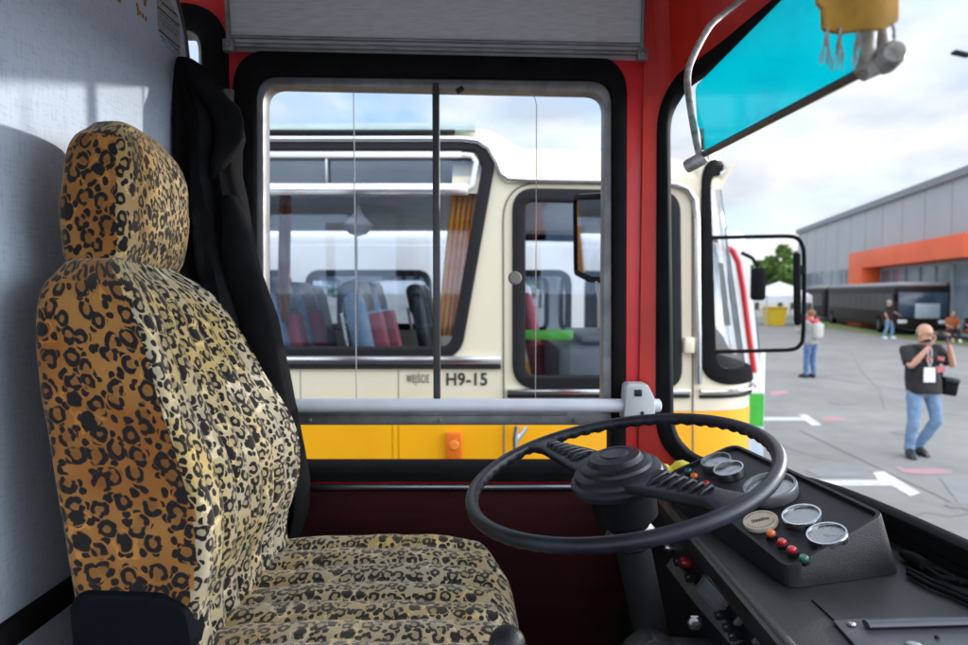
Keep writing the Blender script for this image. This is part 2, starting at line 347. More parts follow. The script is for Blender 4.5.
def skinmesh(name, verts, edges, radii, root=0, sub=2):
    me = bpy.data.meshes.new('tmp_skin'); me.from_pydata([tuple(v) for v in verts], edges, []); me.update()
    ob = bpy.data.objects.new('tmp_skin', me); COL.objects.link(ob)
    md = ob.modifiers.new('s', 'SKIN'); md.use_smooth_shade = True; md.branch_smoothing = .3
    sv = me.skin_vertices[0].data
    for i, r in enumerate(radii):
        sv[i].radius = r if isinstance(r, tuple) else (r, r); sv[i].use_root = (i == root)
    sb = ob.modifiers.new('b', 'SUBSURF'); sb.levels = sub; sb.render_levels = sub
    dg = bpy.context.evaluated_depsgraph_get(); dg.update()
    out = bpy.data.meshes.new_from_object(ob.evaluated_get(dg)); bpy.data.objects.remove(ob); bpy.data.meshes.remove(me)
    return out
def text_mesh(mb, s, size, org, ux, uy, n, bold=.0, squeeze=1., space=1.05):
    cu = bpy.data.curves.new('t', 'FONT'); cu.body = s; cu.size = size; cu.extrude = .0008; cu.offset = bold; cu.space_character = space
    ob = bpy.data.objects.new('t', cu); COL.objects.link(ob); dg = bpy.context.evaluated_depsgraph_get(); dg.update()
    me = bpy.data.meshes.new_from_object(ob.evaluated_get(dg)); bpy.data.objects.remove(ob); bpy.data.curves.remove(cu)
    t = bmesh.new(); t.from_mesh(me); bpy.data.meshes.remove(me)
    for v in t.verts: v.co = org + ux * v.co.x * squeeze + uy * v.co.y + n * v.co.z
    mb.merge(t)
class Surf:      # a leaning curved front of a bus: plan curve at the sill, another at the head
    def __init__(s, B, T, zb, zt):
        s.B = [Vector((*p, 0)) for p in B]; s.T = [Vector((*p, 0)) for p in T]; s.zb, s.zt = zb, zt
        s.u = [0.]
        for i in range(1, len(B)): s.u.append(s.u[-1] + (s.B[i] - s.B[i - 1]).length)
    def cr(s, K, i, t):
        n = len(K); p0 = K[max(i - 1, 0)]; p1 = K[i]; p2 = K[i + 1]; p3 = K[min(i + 2, n - 1)]
        return .5 * ((2 * p1) + (p2 - p0) * t + (2 * p0 - 5 * p1 + 4 * p2 - p3) * t * t + (3 * p1 - p0 - 3 * p2 + p3) * t ** 3)
    def pt(s, u, z):
        u = max(0., min(s.u[-1] - 1e-6, u)); i = 0
        while i < len(s.u) - 2 and u > s.u[i + 1]: i += 1
        t = (u - s.u[i]) / (s.u[i + 1] - s.u[i]); v = max(0., min(1.35, (z - s.zb) / (s.zt - s.zb)))
        a, b = s.cr(s.B, i, t), s.cr(s.T, i, t); p = a.lerp(b, v); p.z = z; return p
    def nrm(s, u, z):
        e = .01; du = s.pt(u + e, z) - s.pt(u - e, z); dz = s.pt(u, z + e) - s.pt(u, z - e)
        return dz.cross(du).normalized() * -1
    def fn(s, off=0.): return lambda x, y, z: s.pt(x, y) + s.nrm(x, y) * (z + off)
    def cuts(s, du=.05, dz=.2, z0=0., z1=4.):
        return {'x': [k * du for k in range(1, int(s.u[-1] / du) + 1)], 'y': [z0 + k * dz for k in range(int((z1 - z0) / dz) + 1)]}

# ================================================================== THE BUS WE SIT IN
YW = 1.60                                        # inner face of the driver's side wall
ZC = 3.02; ZF = 1.03                             # ceiling, floor
YR = -0.95                                       # far (door) side of the cab
bus = thing('bus', 'red cab of the vintage bus around the leopard seat, with black gasketed windows', 'bus', (0, .3, 0))
RING = {}
def wl(px, py): return xz(px, py, YW)
win_out = fillet([wl(238, 55), wl(622, 61), wl(621, 477), wl(238, 477)], [.085, .085, .075, .085], 10)
x222 = wl(223, 0)[0]
pw_out = fillet([(x222 - 1.15, wl(0, 8)[1]), (x222, wl(0, 8)[1]), (x222, wl(0, 476)[1]), (x222 - 1.15, wl(0, 476)[1])], .11, 10)
XL = x222 - 1.3; XR = .392
mb = MB(); plate(mb, [[(XL, .35), (XR, .35), (XR, ZC), (XL, ZC)], offset_loop(win_out, .012), offset_loop(pw_out, .012)], .06, onY(YW + .03))
side_wall = mb.build('side_wall', M_RED, bus)
mb = MB(); plate(mb, [[(XL, .35), (XR, .35), (XR, ZC), (XL, ZC)], offset_loop(win_out, .0), offset_loop(pw_out, .0)], .01, onY(YW + .067)); mb.build('added_outer_skin', mat('blue_grey_added_skin', (.10, .12, .16), .3), bus)  # unseen skin added; tone chosen for its reflection in the opposite bus windows
# windscreen surround
zb, zt = EYE.z - .40, EYE.z + .49
KB = [(.39, 1.60), (.488, 1.545), (.62, 1.43), (.713, 1.31), (.762, 1.016), (.79, .62), (.80, .33), (.79, .03), (.762, -.366), (.713, -.66), (.62, -.78), (.488, -.88), (.39, -.95)]
KT = [(.39, 1.60), (.462, 1.57), (.50, 1.41), (.519, 1.25), (.537, 1.05), (.56, .62), (.565, .33), (.56, .03), (.537, -.40), (.519, -.60), (.50, -.76), (.462, -.90), (.39, -.95)]
WS = Surf(KB, KT, zb, zt)
uT = WS.u[-1]
ws_out = rrect(.058, zb - .025, uT - .058, zt + .025, .13, 10)
mb = MB(); plate(mb, [[(0, .35), (uT, .35), (uT, ZC + .04), (0, ZC + .04)], offset_loop(ws_out, .012)], .02, WS.fn(0), cuts=WS.cuts(.05, .25, 1.2, 3))
mb.build('windscreen_surround', M_REDTOP, bus)
# pillar face toward us, slightly proud
mb = MB(); a, b = wl(631, 60)[0], wl(654, 60)[0]
# windscreen gasket and pane
wsi = offset_loop(ws_out, .024)
mb = MB(); plate(mb, [ws_out, wsi], .032, WS.fn(0), .006, cuts=WS.cuts(.05, .4, 1.2, 3))
windscreen = mb.build('windscreen', M_RUB, bus)
mb = MB(); plate(mb, [offset_loop(ws_out, .018)], .0, WS.fn(0), 0, cuts=WS.cuts(.05, .4, 1.2, 3)); mb.build('pane', M_GLASS, windscreen)
mb = MB(); mb.tube([WS.pt(u, zb - .078) - WS.nrm(u, zb - .078) * -.012 for u in [i * uT / 80 for i in range(4, 77)]], .034, 12); mb.build('screen_sill', M_RUB, bus)
mb = MB(); plate(mb, [[(.02, ZF), (uT - .02, ZF), (uT - .02, zb - .03), (.02, zb - .03)]], .03, WS.fn(0), cuts=WS.cuts(.05, .4, 1.2, 3)); mb.build('screen_base', M_RUB, bus)
# driver's side window
mb = MB(); plate(mb, [win_out, fillet([wl(252, 72), wl(616, 77), wl(616, 470), wl(252, 470)], [.07, .07, .05, .06], 10)], .09, onY(YW + .03), .012)
side_window = mb.build('side_window', M_RUB, bus)
fr_o = fillet([wl(250, 70), wl(616, 76), wl(615, 424), wl(251, 424)], [.065, .065, .012, .012], 10)
fr_i = fillet([wl(262, 84), wl(606, 91), wl(604, 414), wl(263, 414)], [.048, .048, .012, .012], 10)
mb = MB(); plate(mb, [fr_o, fr_i], .05, onY(YW + .025), .003)
mb.box(P(433, 413, YW + .0), (.67, .012, .012), bev=.002)
for px in (310, 440, 575): mb.lathe([(.005, 0), (.005, .003), (.003, .005)], P(px, 420, YW - .003), (0, -1, 0), 10)
mb.build('metal_frame', M_ALUD, side_window)
mb = MB(); a = P(432.5, 84, YW + .01); b = P(440.5, 414, YW + .01)
mb.box((a + b) / 2, (abs(a.x - b.x), .022, abs(a.z - b.z)), bev=.002); mb.build('sliding_pane_stile', mat('dark_window_stile', (.07, .075, .08), .4, .6), side_window)
def pane(px0, px1, y0, y1, dy):
    a, b = P(px0, y0, YW + dy), P(px1, y1, YW + dy); m = MB(); m.box((a + b) / 2, (abs(a.x - b.x), .004, abs(a.z - b.z))); return m.build('pane', M_GLASS, side_window)
pane(263, 433, 86, 414, .022); pane(440, 605, 88, 414, .010); pane(262, 605, 425, 465, .02)
M_EDGE = mat('bare_glass_edge', (.42, .47, .46), .3)
for px, y0, y1 in ((355, 86, 398), (536, 104, 398)):
    a, b = P(px, y0, YW + .03), P(px, y1, YW + .03); mb = MB()
    mb.box((a + b) / 2, (.0017, .005, abs(a.z - b.z))); mb.build('glass_edge', M_EDGE, side_window)
pts = [P(536, 104, YW + .03), P(535, 98, YW + .03), P(531, 94, YW + .03), P(524, 92, YW + .03)]
MBx = MB(); MBx.tube(pts, .0009, 6); MBx.build('glass_edge', M_EDGE, side_window)
mb = MB(); mb.lathe([(.0001, -.008), (.013, -.008), (.017, -.004), (.017, 0), (.012, .004)], P(515, 278, YW + .004), (0, 1, 0), 28); mb.build('finger_knob', mat('grey_knob', (.22, .21, .19), .5), side_window)
mb = MB(); mb.box(P(460, 90, YW - .002), (.02, .012, .012), Matrix.Rotation(R(-30), 3, 'Y'), .002); mb.build('latch', M_PLA, side_window)
# passenger window behind the partition
mb = MB(); plate(mb, [pw_out, offset_loop(pw_out, .042)], .09, onY(YW + .03), .012)
pwin = mb.build('passenger_window', M_RUB, bus)
mb = MB(); plate(mb, [offset_loop(pw_out, .038), offset_loop(pw_out, .058)], .05, onY(YW + .02), .003); mb.build('metal_frame', M_ALUD, pwin)
mb = MB(); plate(mb, [offset_loop(pw_out, .05)], .004, onY(YW + .02)); mb.build('pane', M_GLASS, pwin)
# sill strip and lower panel
a, b = P(250, 487, YW - .012), P(640, 487, YW - .012)
mb = MB(); mb.box((a + b) / 2, (.9, .016, .017), bev=.006, seg=3); mb.build('sill_strip', mat('dark_chrome_strip', (.30, .31, .34), .3, 1.), bus)
mb = MB(); zt2 = P(0, 490, YW)[2]; mb.box((-.13, YW - .006, (zt2 + ZF) / 2), (1.15, .012, zt2 - ZF), bev=.002)
mb.build('lower_panel', M_REDDARK, bus)
# ceiling, floor, door side
mb = MB(); mb.box((-.45, .325, ZC + .02), (2.1, 2.6, .04)); mb.build('ceiling', mat('ceiling_white', (.74, .74, .73), .6), bus)
mb = MB(); mb.box((-.45, .325, ZF - .03), (2.4, 2.54, .06)); mb.build('floor', mat('black_floor_rubber', (.015, .015, .016), .7, bump=.4, bscale=80), bus)
mb = MB(); plate(mb, [[(-1.9, .35), (.392, .35), (.392, ZC), (-1.9, ZC)], rrect(-.66, 1.40, .34, 2.94, .08), rrect(-1.8, 1.75, -.74, 2.9, .08)], .05, onY(YR - .025)); mb.build('door_side_wall', mat('pale_inner_lining', (.6, .6, .58), .6), bus)
# partition behind the seat
XP = -.70
def yz(px, py): p = PX(px, py, XP); return (p.y, p.z)
loop = [(YR + .05, ZC), (YR + .05, ZF), (YR + .05, ZF), (yz(188, 300)[0], ZF), yz(188, 110), yz(187, 62), yz(184, 35), yz(179, 12), yz(172, -12), (yz(160, -30)[0], ZC)]
loop.pop(1)
part = thing('partition', 'tall blue-grey laminate partition behind the leopard driver seat', 'partition', (XP, .5, ZF))
mb = MB(); plate(mb, [loop], .022, onX(XP - .011), .002); mb.build('panel', M_PART, part)
edge = [PX(px, py, XP - .004) for px, py in ((189, 420), (189, 110), (188, 62), (185, 35), (180, 12), (173, -12))]
mb = MB(); mb.tube(edge, .006, 8); mb.build('edge_trim', mat('dark_grey_edge', (.05, .055, .06), .5), part)
a, b = PX(-30, 662, XP + .012), PX(150, 565, XP + .012)
mb = MB(); mb.box(((XP + .012), .55, a.z), (.024, 1.9, .035), bev=.004); mb.build('base_trim', M_RUB, part)
def decal(mb, px, py, w, h): c = PX(px, py, XP + .0015); mb.box(c, (.0012, w, h)); return c
mb = MB(); plate(mb, [fillet([yz(163, -14), yz(179, 22), yz(180, 56), yz(158, 27), yz(156, -12)], .004)], .0015, onX(XP + .001)); notice = mb.build('notice_sticker', mat('grey_sticker', (.33, .36, .39), .5), part)
mb = MB(); rnd = random.Random(3)
def yl(p0, p1, w):
    a, b = PX(*p0, XP + .003), PX(*p1, XP + .003); mb.tube([a, b], w, 4)
for (x0, y0, x1, y1, w) in ((158, 7, 179, 26, .0016), (159, 30, 179.5, 47.5, .0016)): yl((x0, y0), (x1, y1), w)
for k, (x0, y0) in enumerate(((160, 0), (162, 3), (159, 12), (159, 16), (160, 20), (162, 24), (161, 36), (162, 40), (166, 46))):
    x = x0
    while x < 178:
        w = rnd.uniform(1.0, 3.2); sl = .85
        yl((x, y0 + (x - x0) * sl), (min(x + w, 178), y0 + (min(x + w, 178) - x0) * sl), .0007 if k not in (1, 6) else .0012); x += w + rnd.uniform(.8, 1.5)
mb.build('sticker_print', mat('print_ink', (.04, .045, .05), .6), notice)
mb = MB()
for px, py, r in ((138, 9, .006), (140, 13, .005), (143, 16, .006), (146, 19, .005), (137, 5, .004), (145, 2, .009), (146, -3, .01), (138, 14, .004)): mb.ball(PX(px, py, XP + .001), (.0015, r * .6, r), 10)
mb.build('orange_sticker', mat('orange_sticker_ink', (.40, .13, .03), .5, col2=(.30, .20, .02), nscale=90), part)
mb = MB(); mb.ball(PX(119, -1, XP + .001), (.0015, .008, .007), 10); mb.build('green_sticker', mat('green_sticker_ink', (.16, .22, .04), .5), part)
# overhead locker
YLK = YW - .035
lk = thing('overhead_locker', 'grey overhead locker flap with aluminium edging above the side window', 'locker', (-.1, YW, P(0, 50, YLK)[2]))
a, b = P(228, 45, YLK), P(641, 52, YLK)
mb = MB(); pa = [P(228, 47, YLK), P(644, 56, YLK)]; ztop = ZC - .01
mb.hexa([pa[0], pa[1], Vector((pa[1].x, YW - .002, pa[1].z)), Vector((pa[0].x, YW - .002, pa[0].z)), Vector((pa[0].x, YLK - .02, ztop)), Vector((pa[1].x, YLK - .02, ztop)), Vector((pa[1].x, YW - .002, ztop)), Vector((pa[0].x, YW - .002, ztop))])
mb.build('flap', M_LOCK, lk)
mb = MB(); A, B = P(227, 45, YLK - .006), P(644, 53.5, YLK - .006)
mb.tube([A, B], .0085, 8, flat=.8); mb.tube([A + Vector((0, -.004, .018)), B + Vector((0, -.004, .018))], .0045, 8)
mb.build('bottom_rail', M_ALUD, lk)
for px in (229, 642):
    c0 = P(px, 46 + (px - 228) / 414 * 9, YLK - .008); mb = MB(); mb.tube([c0, Vector((c0.x, c0.y - .02, ztop))], .007, 8, flat=.7); mb.build('side_rail', M_ALUD, lk)
    mb = MB(); mb.box(c0, (.026, .02, .03), bev=.004); mb.lathe([(.006, 0), (.006, .004), (.003, .006)], c0 + Vector((0, -.01, 0)), (0, -1, 0), 12); mb.build('corner_bracket', M_ALUD, lk)
# grab rail across the side window
YG = YW - .055
gr = thing('grab_rail', 'grey tubular grab rail across the side window, clamped to the red pillar', 'handrail', (0, YG, P(0, 405, YG)[2]))
mb = MB(); p0, p1 = P(240, 405.5, YG), P(659, 405.5, YG); p0.z = p1.z
mb.tube([p0, p1 - Vector((.004, 0, 0)), p1, p1 + Vector((.004, 0, 0))], [.0165, .0165, .0165, .011], 24); mb.build('tube', M_RAIL, gr)
mb = MB(); c = P(638, 402, YG); plate(mb, [fillet([(c.x - .036, c.z - .041), (c.x + .032, c.z - .041), (c.x + .030, c.z + .012), (c.x + .014, c.z + .043), (c.x - .030, c.z + .043)], .008)], .052, onY(YG), .004)
clamp = mb.build('clamp', M_CLAMP, gr)
mb = MB(); mb.box(c + Vector((-.006, -.026, .026)), (.018, .006, .016), bev=.002); mb.build('screw_hole', M_PLA, clamp)
mb = MB(); mb.lathe([(.0045, 0), (.0045, .003)], c + Vector((.004, -.025, -.022)), (0, -1, 0), 12); mb.build('screw', M_PLA, clamp)
mb = MB(); mb.box(P(228, 105, YW - .008), (.030, .012, .075), Matrix.Rotation(R(8), 3, 'Y'), .003)
mb.lathe([(.006, 0), (.006, .02), (.011, .026)], P(226, 98, YW - .012), (0, -1, 0), 12)
tag(mb.build('coat_hook', M_ALUD), 'small metal coat hook plate on the window post beside the black jacket', 'coat hook')

# ================================================================== DRIVER SEAT
seat = thing('driver_seat', 'driver seat in leopard print cover with headrest and ribbed cushion', 'seat', (-.25, 1.09, ZF))
def interp(tab, z):
    for i in range(len(tab) - 1):
        if tab[i][0] <= z <= tab[i + 1][0]:
            t = (z - tab[i][0]) / (tab[i + 1][0] - tab[i][0]); return [a + (b - a) * t for a, b in zip(tab[i][1:], tab[i + 1][1:])]
    return list(tab[0][1:]) if z < tab[0][0] else list(tab[-1][1:])
def smooth(tab, z, h=.02): s = [interp(tab, z + d) for d in (-h, -h / 2, 0, h / 2, h)]; return [sum(c) / 5 for c in zip(*s)]
# z (rel. eye), x back, x front, y near, y far
BK = [(-.62, -.545, -.385, .875, 1.315), (-.46, -.548, -.400, .862, 1.33), (-.38, -.555, -.374, .858, 1.335), (-.30, -.565, -.373, .858, 1.335), (-.22, -.578, -.398, .86, 1.325), (-.14, -.592, -.425, .865, 1.305),
      (-.08, -.602, -.444, .872, 1.285), (-.03, -.608, -.462, .88, 1.262), (.01, -.610, -.486, .893, 1.235), (.03, -.606, -.505, .91, 1.205), (.045, -.596, -.535, .945, 1.16)]
def sup(a, n): c = math.cos(a); s = math.sin(a); return math.copysign(abs(c) ** (2 / n), c), math.copysign(abs(s) ** (2 / n), s)
def rring(xb, xf, yn, yf, r, N):
    lp = fillet([(xb, yn), (xf, yn), (xf, yf), (xb, yf)], r if isinstance(r, list) else [r] * 4, 12); n = len(lp)
    seg = [(lp[(i + 1) % n] - lp[i]).length for i in range(n)]; tot = sum(seg); out = []; i = 0; acc = 0.
    for k in range(N):
        t = tot * k / N
        while acc + seg[i] < t: acc += seg[i]; i += 1
        out.append(lp[i].lerp(lp[(i + 1) % n], (t - acc) / seg[i] if seg[i] > 1e-9 else 0))
    return out
def channel(y, n, lo, hi):   # soft quilted channels
    t = (y - lo) / (hi - lo)
    if t < 0 or t > 1: return 0
    return (abs(math.sin(math.pi * t * n)) ** .42) - 1
mb = MB(); rings = []; UVB = []; NS = 240; zz = [-.62 + i * (.665) / 64 for i in range(65)]
for z in zz:
    xb, xf, yn, yf = smooth(BK, z); xb -= .013; cxm = (xb + xf) / 2; hx = (xf - xb) / 2; cy = (yn + yf) / 2; hy = (yf - yn) / 2; ring = []
    rr = rring(xb, xf, yn, yf, [.022, .02, .045, .035], NS); skew = .032 * max(0, min(1, (z + .25) / .2))
    for k in range(NS):
        x, y = rr[k]; c = (x - cxm) / hx; s = (y - cy) / hy; x -= skew * (s + 1) / 2 * (c + 1) / 2
        if c > .55:
            w = min(1, (c - .55) / .4); x += w * (.015 * channel(y, 7, yn + .03, yf - .02)) + w * (-.012 * (1 - ((y - cy) / hy) ** 2)) * (1 if z < -.05 else .5)
        q = noise.noise(Vector((x * 9, y * 9, z * 9))) * .0028 + noise.noise(Vector((x * 28, y * 28, z * 22))) * .0013
        ring.append(Vector((x + q * (1 if c > 0 else -.3), y + (q if s > 0 else -q), EYE.z + z))); UVB.append((k * 1.17 / NS, z * 1.04 + 2, 0))
    rings.append(ring)
last = rings[-1]; cc = sum(last, Vector()) / NS
for t, dz in ((.8, .008), (.5, .013), (.15, .015)): rings.append([cc + (p - cc) * t + Vector((0, 0, dz)) for p in last])
v, f = mb.loft(rings)
for q in f:
    q.normal_update(); c = q.calc_center_median()
    # velour: orange side panels, tan front panel
    xb, xf, yn, yf = smooth(BK, c.z - EYE.z); front = xf - (.016 if c.y < yn + .012 else .06) - .032 * max(0, min(1, (c.z - EYE.z + .25) / .2)) * (c.y - yn) / (yf - yn)
    q.material_index = 1 if (c.x > front or abs(q.normal.x) > .75 and c.x > (xb + xf) / 2) else 0
backrest = mb.build('backrest', [M_LEO_SIDE, M_LEO_FRONT], seat, sharp=80); pile(backrest, UVB + [(k * 1.17 / NS, 2.06 + .03 * j, 0) for j in range(3) for k in range(NS)])
# piped seam along near front edge
mb = MB(); seam = []
for z in [-.6 + i * .6 / 40 for i in range(41)]:
    xb, xf, yn, yf = smooth(BK, z); seam.append(Vector((xf - .016, yn + .004, EYE.z + z)))
mb.tube(seam, .0032, 6); pile(mb.build('piping', M_LEO_FRONT, backrest), [(.31 + j * .003, z, 0) for z in [1.4 + i * .6 / 40 for i in range(41)] for j in range(6)])
# headrest
HK = [(.030, -.622, -.545, .965, 1.20), (.045, -.628, -.535, .948, 1.215), (.08, -.628, -.527, .943, 1.225), (.13, -.628, -.521, .943, 1.225), (.18, -.626, -.521, .948, 1.218), (.21, -.622, -.525, .953, 1.212), (.235, -.614, -.531, .962, 1.20), (.25, -.601, -.541, .977, 1.185), (.258, -.588, -.552, .995, 1.165)]
mb = MB(); rings = []; UVH = []
for i in range(41):
    z = .030 + .228 * i / 40; xb, xf, yn, yf = smooth(HK, z, .012); cxm = (xb + xf) / 2; hx = (xf - xb) / 2; cy = (yn + yf) / 2; hy = (yf - yn) / 2; ring = []
    rr = rring(xb, xf, yn, yf, [.03, .02, .035, .04], 72)
    for k in range(72):
        x, y = rr[k]; c = (x - cxm) / hx; s = (y - cy) / hy; x -= .024 * (s + 1) / 2 * (c + 1) / 2
        q = noise.noise(Vector((x * 14, y * 14, z * 14))) * .004
        ring.append(Vector((x + q, y + q, EYE.z + z))); UVH.append((5 + k * .78 / 72, z * 1.05, 0))
    rings.append(ring)
for base in (rings[0], rings[-1]):
    cc = sum(base, Vector()) / 72; sg = -1 if base is rings[0] else 1
    add = [[cc + (p - cc) * t + Vector((0, 0, sg * dz)) for p in base] for t, dz in ((.8, .006), (.5, .010), (.12, .012))]
    rings = rings + add if sg > 0 else add[::-1] + rings
    extra = [(5 + k * .78 / 72, (.33 if sg > 0 else -.03) + sg * .03 * j, 0) for j in range(3) for k in range(72)]; UVH = UVH + extra if sg > 0 else extra + UVH
v, f = mb.loft(rings)
for q in f:
    q.normal_update(); c = q.calc_center_median(); xb, xf, yn, yf = smooth(HK, c.z - EYE.z, .012); q.material_index = 1 if (c.x > xf - .024 * (c.y - yn) / (yf - yn) - .012 or q.normal.z > .6) else 0
headrest = mb.build('headrest', [M_LEO_SIDE, M_LEO_HEAD], seat, sharp=80); pile(headrest, UVH)
mb = MB(); mb.tube([Vector((xf_ - .012, yn_ + .006, EYE.z + z)) for z in [.04 + i * .2 / 20 for i in range(21)] for xb_, xf_, yn_, yf_ in [smooth(HK, z, .012)]], .0026, 6)
pile(mb.build('piping', M_LEO_HEAD, headrest), [(5.2 + j * .003, .04 + i * .01, 0) for i in range(21) for j in range(6)])
# cushion
mb = MB(); rings = []
x0, x1, y0, y1 = -.42, .062, .84, 1.345; zt_ = EYE.z - .505
NX, NY = 60, 72
def cush(u, v):   # u 0..1 back->front, v 0..1 near->far
    x = x0 + (x1 - x0) * u; y = y0 + (y1 - y0) * v
    # rounded front corners in plan
    e = max(0, (u - .62) / .38); cy = (y0 + y1) / 2; y = cy + (y - cy) * (1 - .20 * e ** 2.6) ; x -= .05 * abs(2 * v - 1) ** 3 * e
    edge = min(1, (1 - u) / .12); sd_ = min(1, min(v, 1 - v) / .08)
    drop = -.075 * (1 - math.sqrt(max(0, 1 - (1 - edge) ** 2))) - .06 * (1 - math.sqrt(max(0, 1 - (1 - sd_) ** 2)))
    z = zt_ + .012 * math.sin(math.pi * u) + drop + .012 * channel(v, 7, 0.02, .98) * min(1, edge * 2) - .012 * (1 - (2 * v - 1) ** 2)
    z += noise.noise(Vector((x * 12, y * 12, 3))) * .005 + noise.noise(Vector((x * 35, y * 35, 7))) * .0018
    return Vector((x, y, z))
g = [[cush(i / NX, j / NY) for j in range(NY + 1)] for i in range(NX + 1)]
vs = [p for r in g for p in r]; fs = []
for i in range(NX):
    for j in range(NY): a = i * (NY + 1) + j; fs.append((a, a + 1, a + NY + 2, a + NY + 1))
ring_i = [i * (NY + 1) for i in range(NX + 1)] + [NX * (NY + 1) + j for j in range(1, NY + 1)] + [i * (NY + 1) + NY for i in range(NX - 1, -1, -1)] + [j for j in range(NY - 1, 0, -1)]
n0 = len(vs); m_ = len(ring_i); cen = Vector(((x0 + x1) / 2, (y0 + y1) / 2, 0))
for k in ring_i: p = vs[k]; vs.append(Vector((p.x, p.y, zt_ - .09)))
for k in ring_i: p = vs[k]; q = p.lerp(cen, .05); vs.append(Vector((q.x, q.y, zt_ - .135)))
for L_ in range(2):
    for k in range(m_):
        l = (k + 1) % m_; a0 = ring_i[k] if L_ == 0 else n0 + k; a1 = ring_i[l] if L_ == 0 else n0 + l; fs.append((a0, a1, n0 + L_ * m_ + l, n0 + L_ * m_ + k))
fs.append(tuple(n0 + m_ + k for k in range(m_)))
uvc = [(p.x + 9, p.y, 0) for p in vs]; mb.add(vs, fs); pile(mb.build('cushion', M_LEO_SEAT, seat, sharp=80), [(a + (.1 if i >= n0 else 0), b_, 0) for i, (a, b_, c_) in enumerate(uvc)])
# side cover, frame, pedestal
mb = MB(); def_ = lambda px, py, Y=.853: xz(px, py, Y)
plate(mb, [fillet([def_(76, 606), def_(85, 599), def_(158, 602), def_(181, 614), def_(186, 640), def_(172, 700), def_(84, 700)], .012)], .05, onY(.873), .010); mb.build('side_cover', mat('navy_black_cover', (.003, .004, .006), .7, spec=.06, col2=(.004, .006, .008), nscale=20), seat)
mb = MB(); mb.box((-.2, 1.09, EYE.z - .69), (.44, .42, .08), bev=.02); mb.box((-.2, 1.09, (EYE.z - .72 + ZF) / 2), (.26, .26, EYE.z - .72 - ZF), bev=.03); mb.build('pedestal', M_PLA, seat)
for yy in (1.03, 1.16):
    mb = MB(); mb.tube([(-.566, yy, EYE.z + .0), (-.566, yy, EYE.z + .06)], .006, 10); mb.build('headrest_post', M_STEEL, seat)
# ================================================================== JACKET
mb = MB(); rings = []
JK = [(62, 186, 196), (72, 183, 206), (88, 182, 216), (104, 182, 228), (118, 182, 239), (135, 182, 243), (150, 183, 240), (175, 182, 240), (200, 182, 246), (235, 183, 252), (262, 184, 257), (300, 188, 270), (318, 190, 277), (340, 195, 281), (380, 205, 290), (420, 220, 298), (450, 230, 304), (480, 240, 309), (510, 250, 308), (535, 260, 300), (552, 268, 288)]
NJ = 64
for i in range(120):
    py = 62 + (552 - 62) * i / 119; l, r = interp(JK, py); Yj = YW - .085 - .02 * min(1, i / 40)
    A, B = P(l - 6, py, Yj), P(r, py, Yj); cx_, hx = (A.x + B.x) / 2, (B.x - A.x) / 2; hy = .035 + .018 * min(1, i / 30); ring = []
    for k in range(NJ):
        a = 2 * math.pi * k / NJ; c, s = sup(a, 2.4)
        fold = .016 * math.sin(c * 7.5 + i * .018 + 1.2 * math.sin(i * .05)) + .009 * math.sin(c * 15 - i * .03) + .012 * noise.noise(Vector((c * 3, i * .05, s)))
        ring.append(Vector((cx_ + hx * c + .002 * noise.noise(Vector((i * .3, k, 0))), Yj + (hy + fold * min(1, i / 14)) * s, A.z)))
    rings.append(ring)
mb.loft(rings); jk = thing('jacket', 'black jacket hung on the window post behind the leopard seat', 'jacket', (P(240, 300, YW - .1).x, YW - .1, P(0, 552, YW - .1).z))
mb.build('cloth', M_CLOTH, jk, sharp=75)
def ribbon(pts, Yo, w0, name, mb_=None):
    m = MB(); rs = []
    for i, (l, r, py) in enumerate(pts):
        A, B = P(l, py, Yo), P(r, py, Yo); c = (A + B) / 2; h = (B.x - A.x) / 2
        rs.append([c + Vector((h * math.cos(2 * math.pi * k / 24), w0 * math.sin(2 * math.pi * k / 24) * (1 + .4 * math.sin(i)), 0)) for k in range(24)])
    m.loft(rs); return m.build(name, M_CLOTH, jk, sharp=75)
ribbon([(186, 194, 60), (184, 206, 68), (188, 218, 82), (198, 228, 97), (208, 240, 108), (214, 244, 122), (216, 243, 138), (214, 236, 152), (212, 228, 166), (212, 220, 180)], YW - .135, .016, 'collar')
ribbon([(226, 236, 196), (224, 246, 215), (222, 252, 245), (223, 258, 270), (230, 266, 300), (238, 274, 330), (246, 282, 370), (255, 290, 410), (262, 296, 450)], YW - .145, .018, 'sleeve')
# ================================================================== STEERING WHEEL
WC = Vector((.2201, 1.0537, EYE.z - .292)); WN = Vector((-.2244, -.0740, 1)).normalized(); WR = .247
sw = thing('steering_wheel', 'large black bus steering wheel with two ribbed spokes and round stepped hub', 'steering wheel', (WC + WN * -.75))
def onpl(px, py, off=0.): return PPL(px, py, WC + WN * off, WN)
tip1 = (onpl(546, 446) - WC).normalized(); tip2 = (onpl(757, 512) - WC).normalized(); wx = tip1; wy = WN.cross(wx)
mb = MB(); rings = []; NR = 220; ns = 20
for i in range(NR):
    a = 2 * math.pi * i / NR; d = wx * math.cos(a) + wy * math.sin(a); ring = []
    for k in range(ns):
        b = 2 * math.pi * k / ns; rr = .0106
        under = max(0, -math.sin(b) * .7 - math.cos(b) * .55)
        rr += .0020 * under * math.cos(a * 60)
        ring.append(WC + d * (WR + rr * 1.0 * math.cos(b)) + WN * (rr * 1.05 * math.sin(b)))
    rings.append(ring)
mb.loft(rings, closed=True); rim = mb.build('rim', M_WHEEL, sw, sharp=80)
HUB = -.010
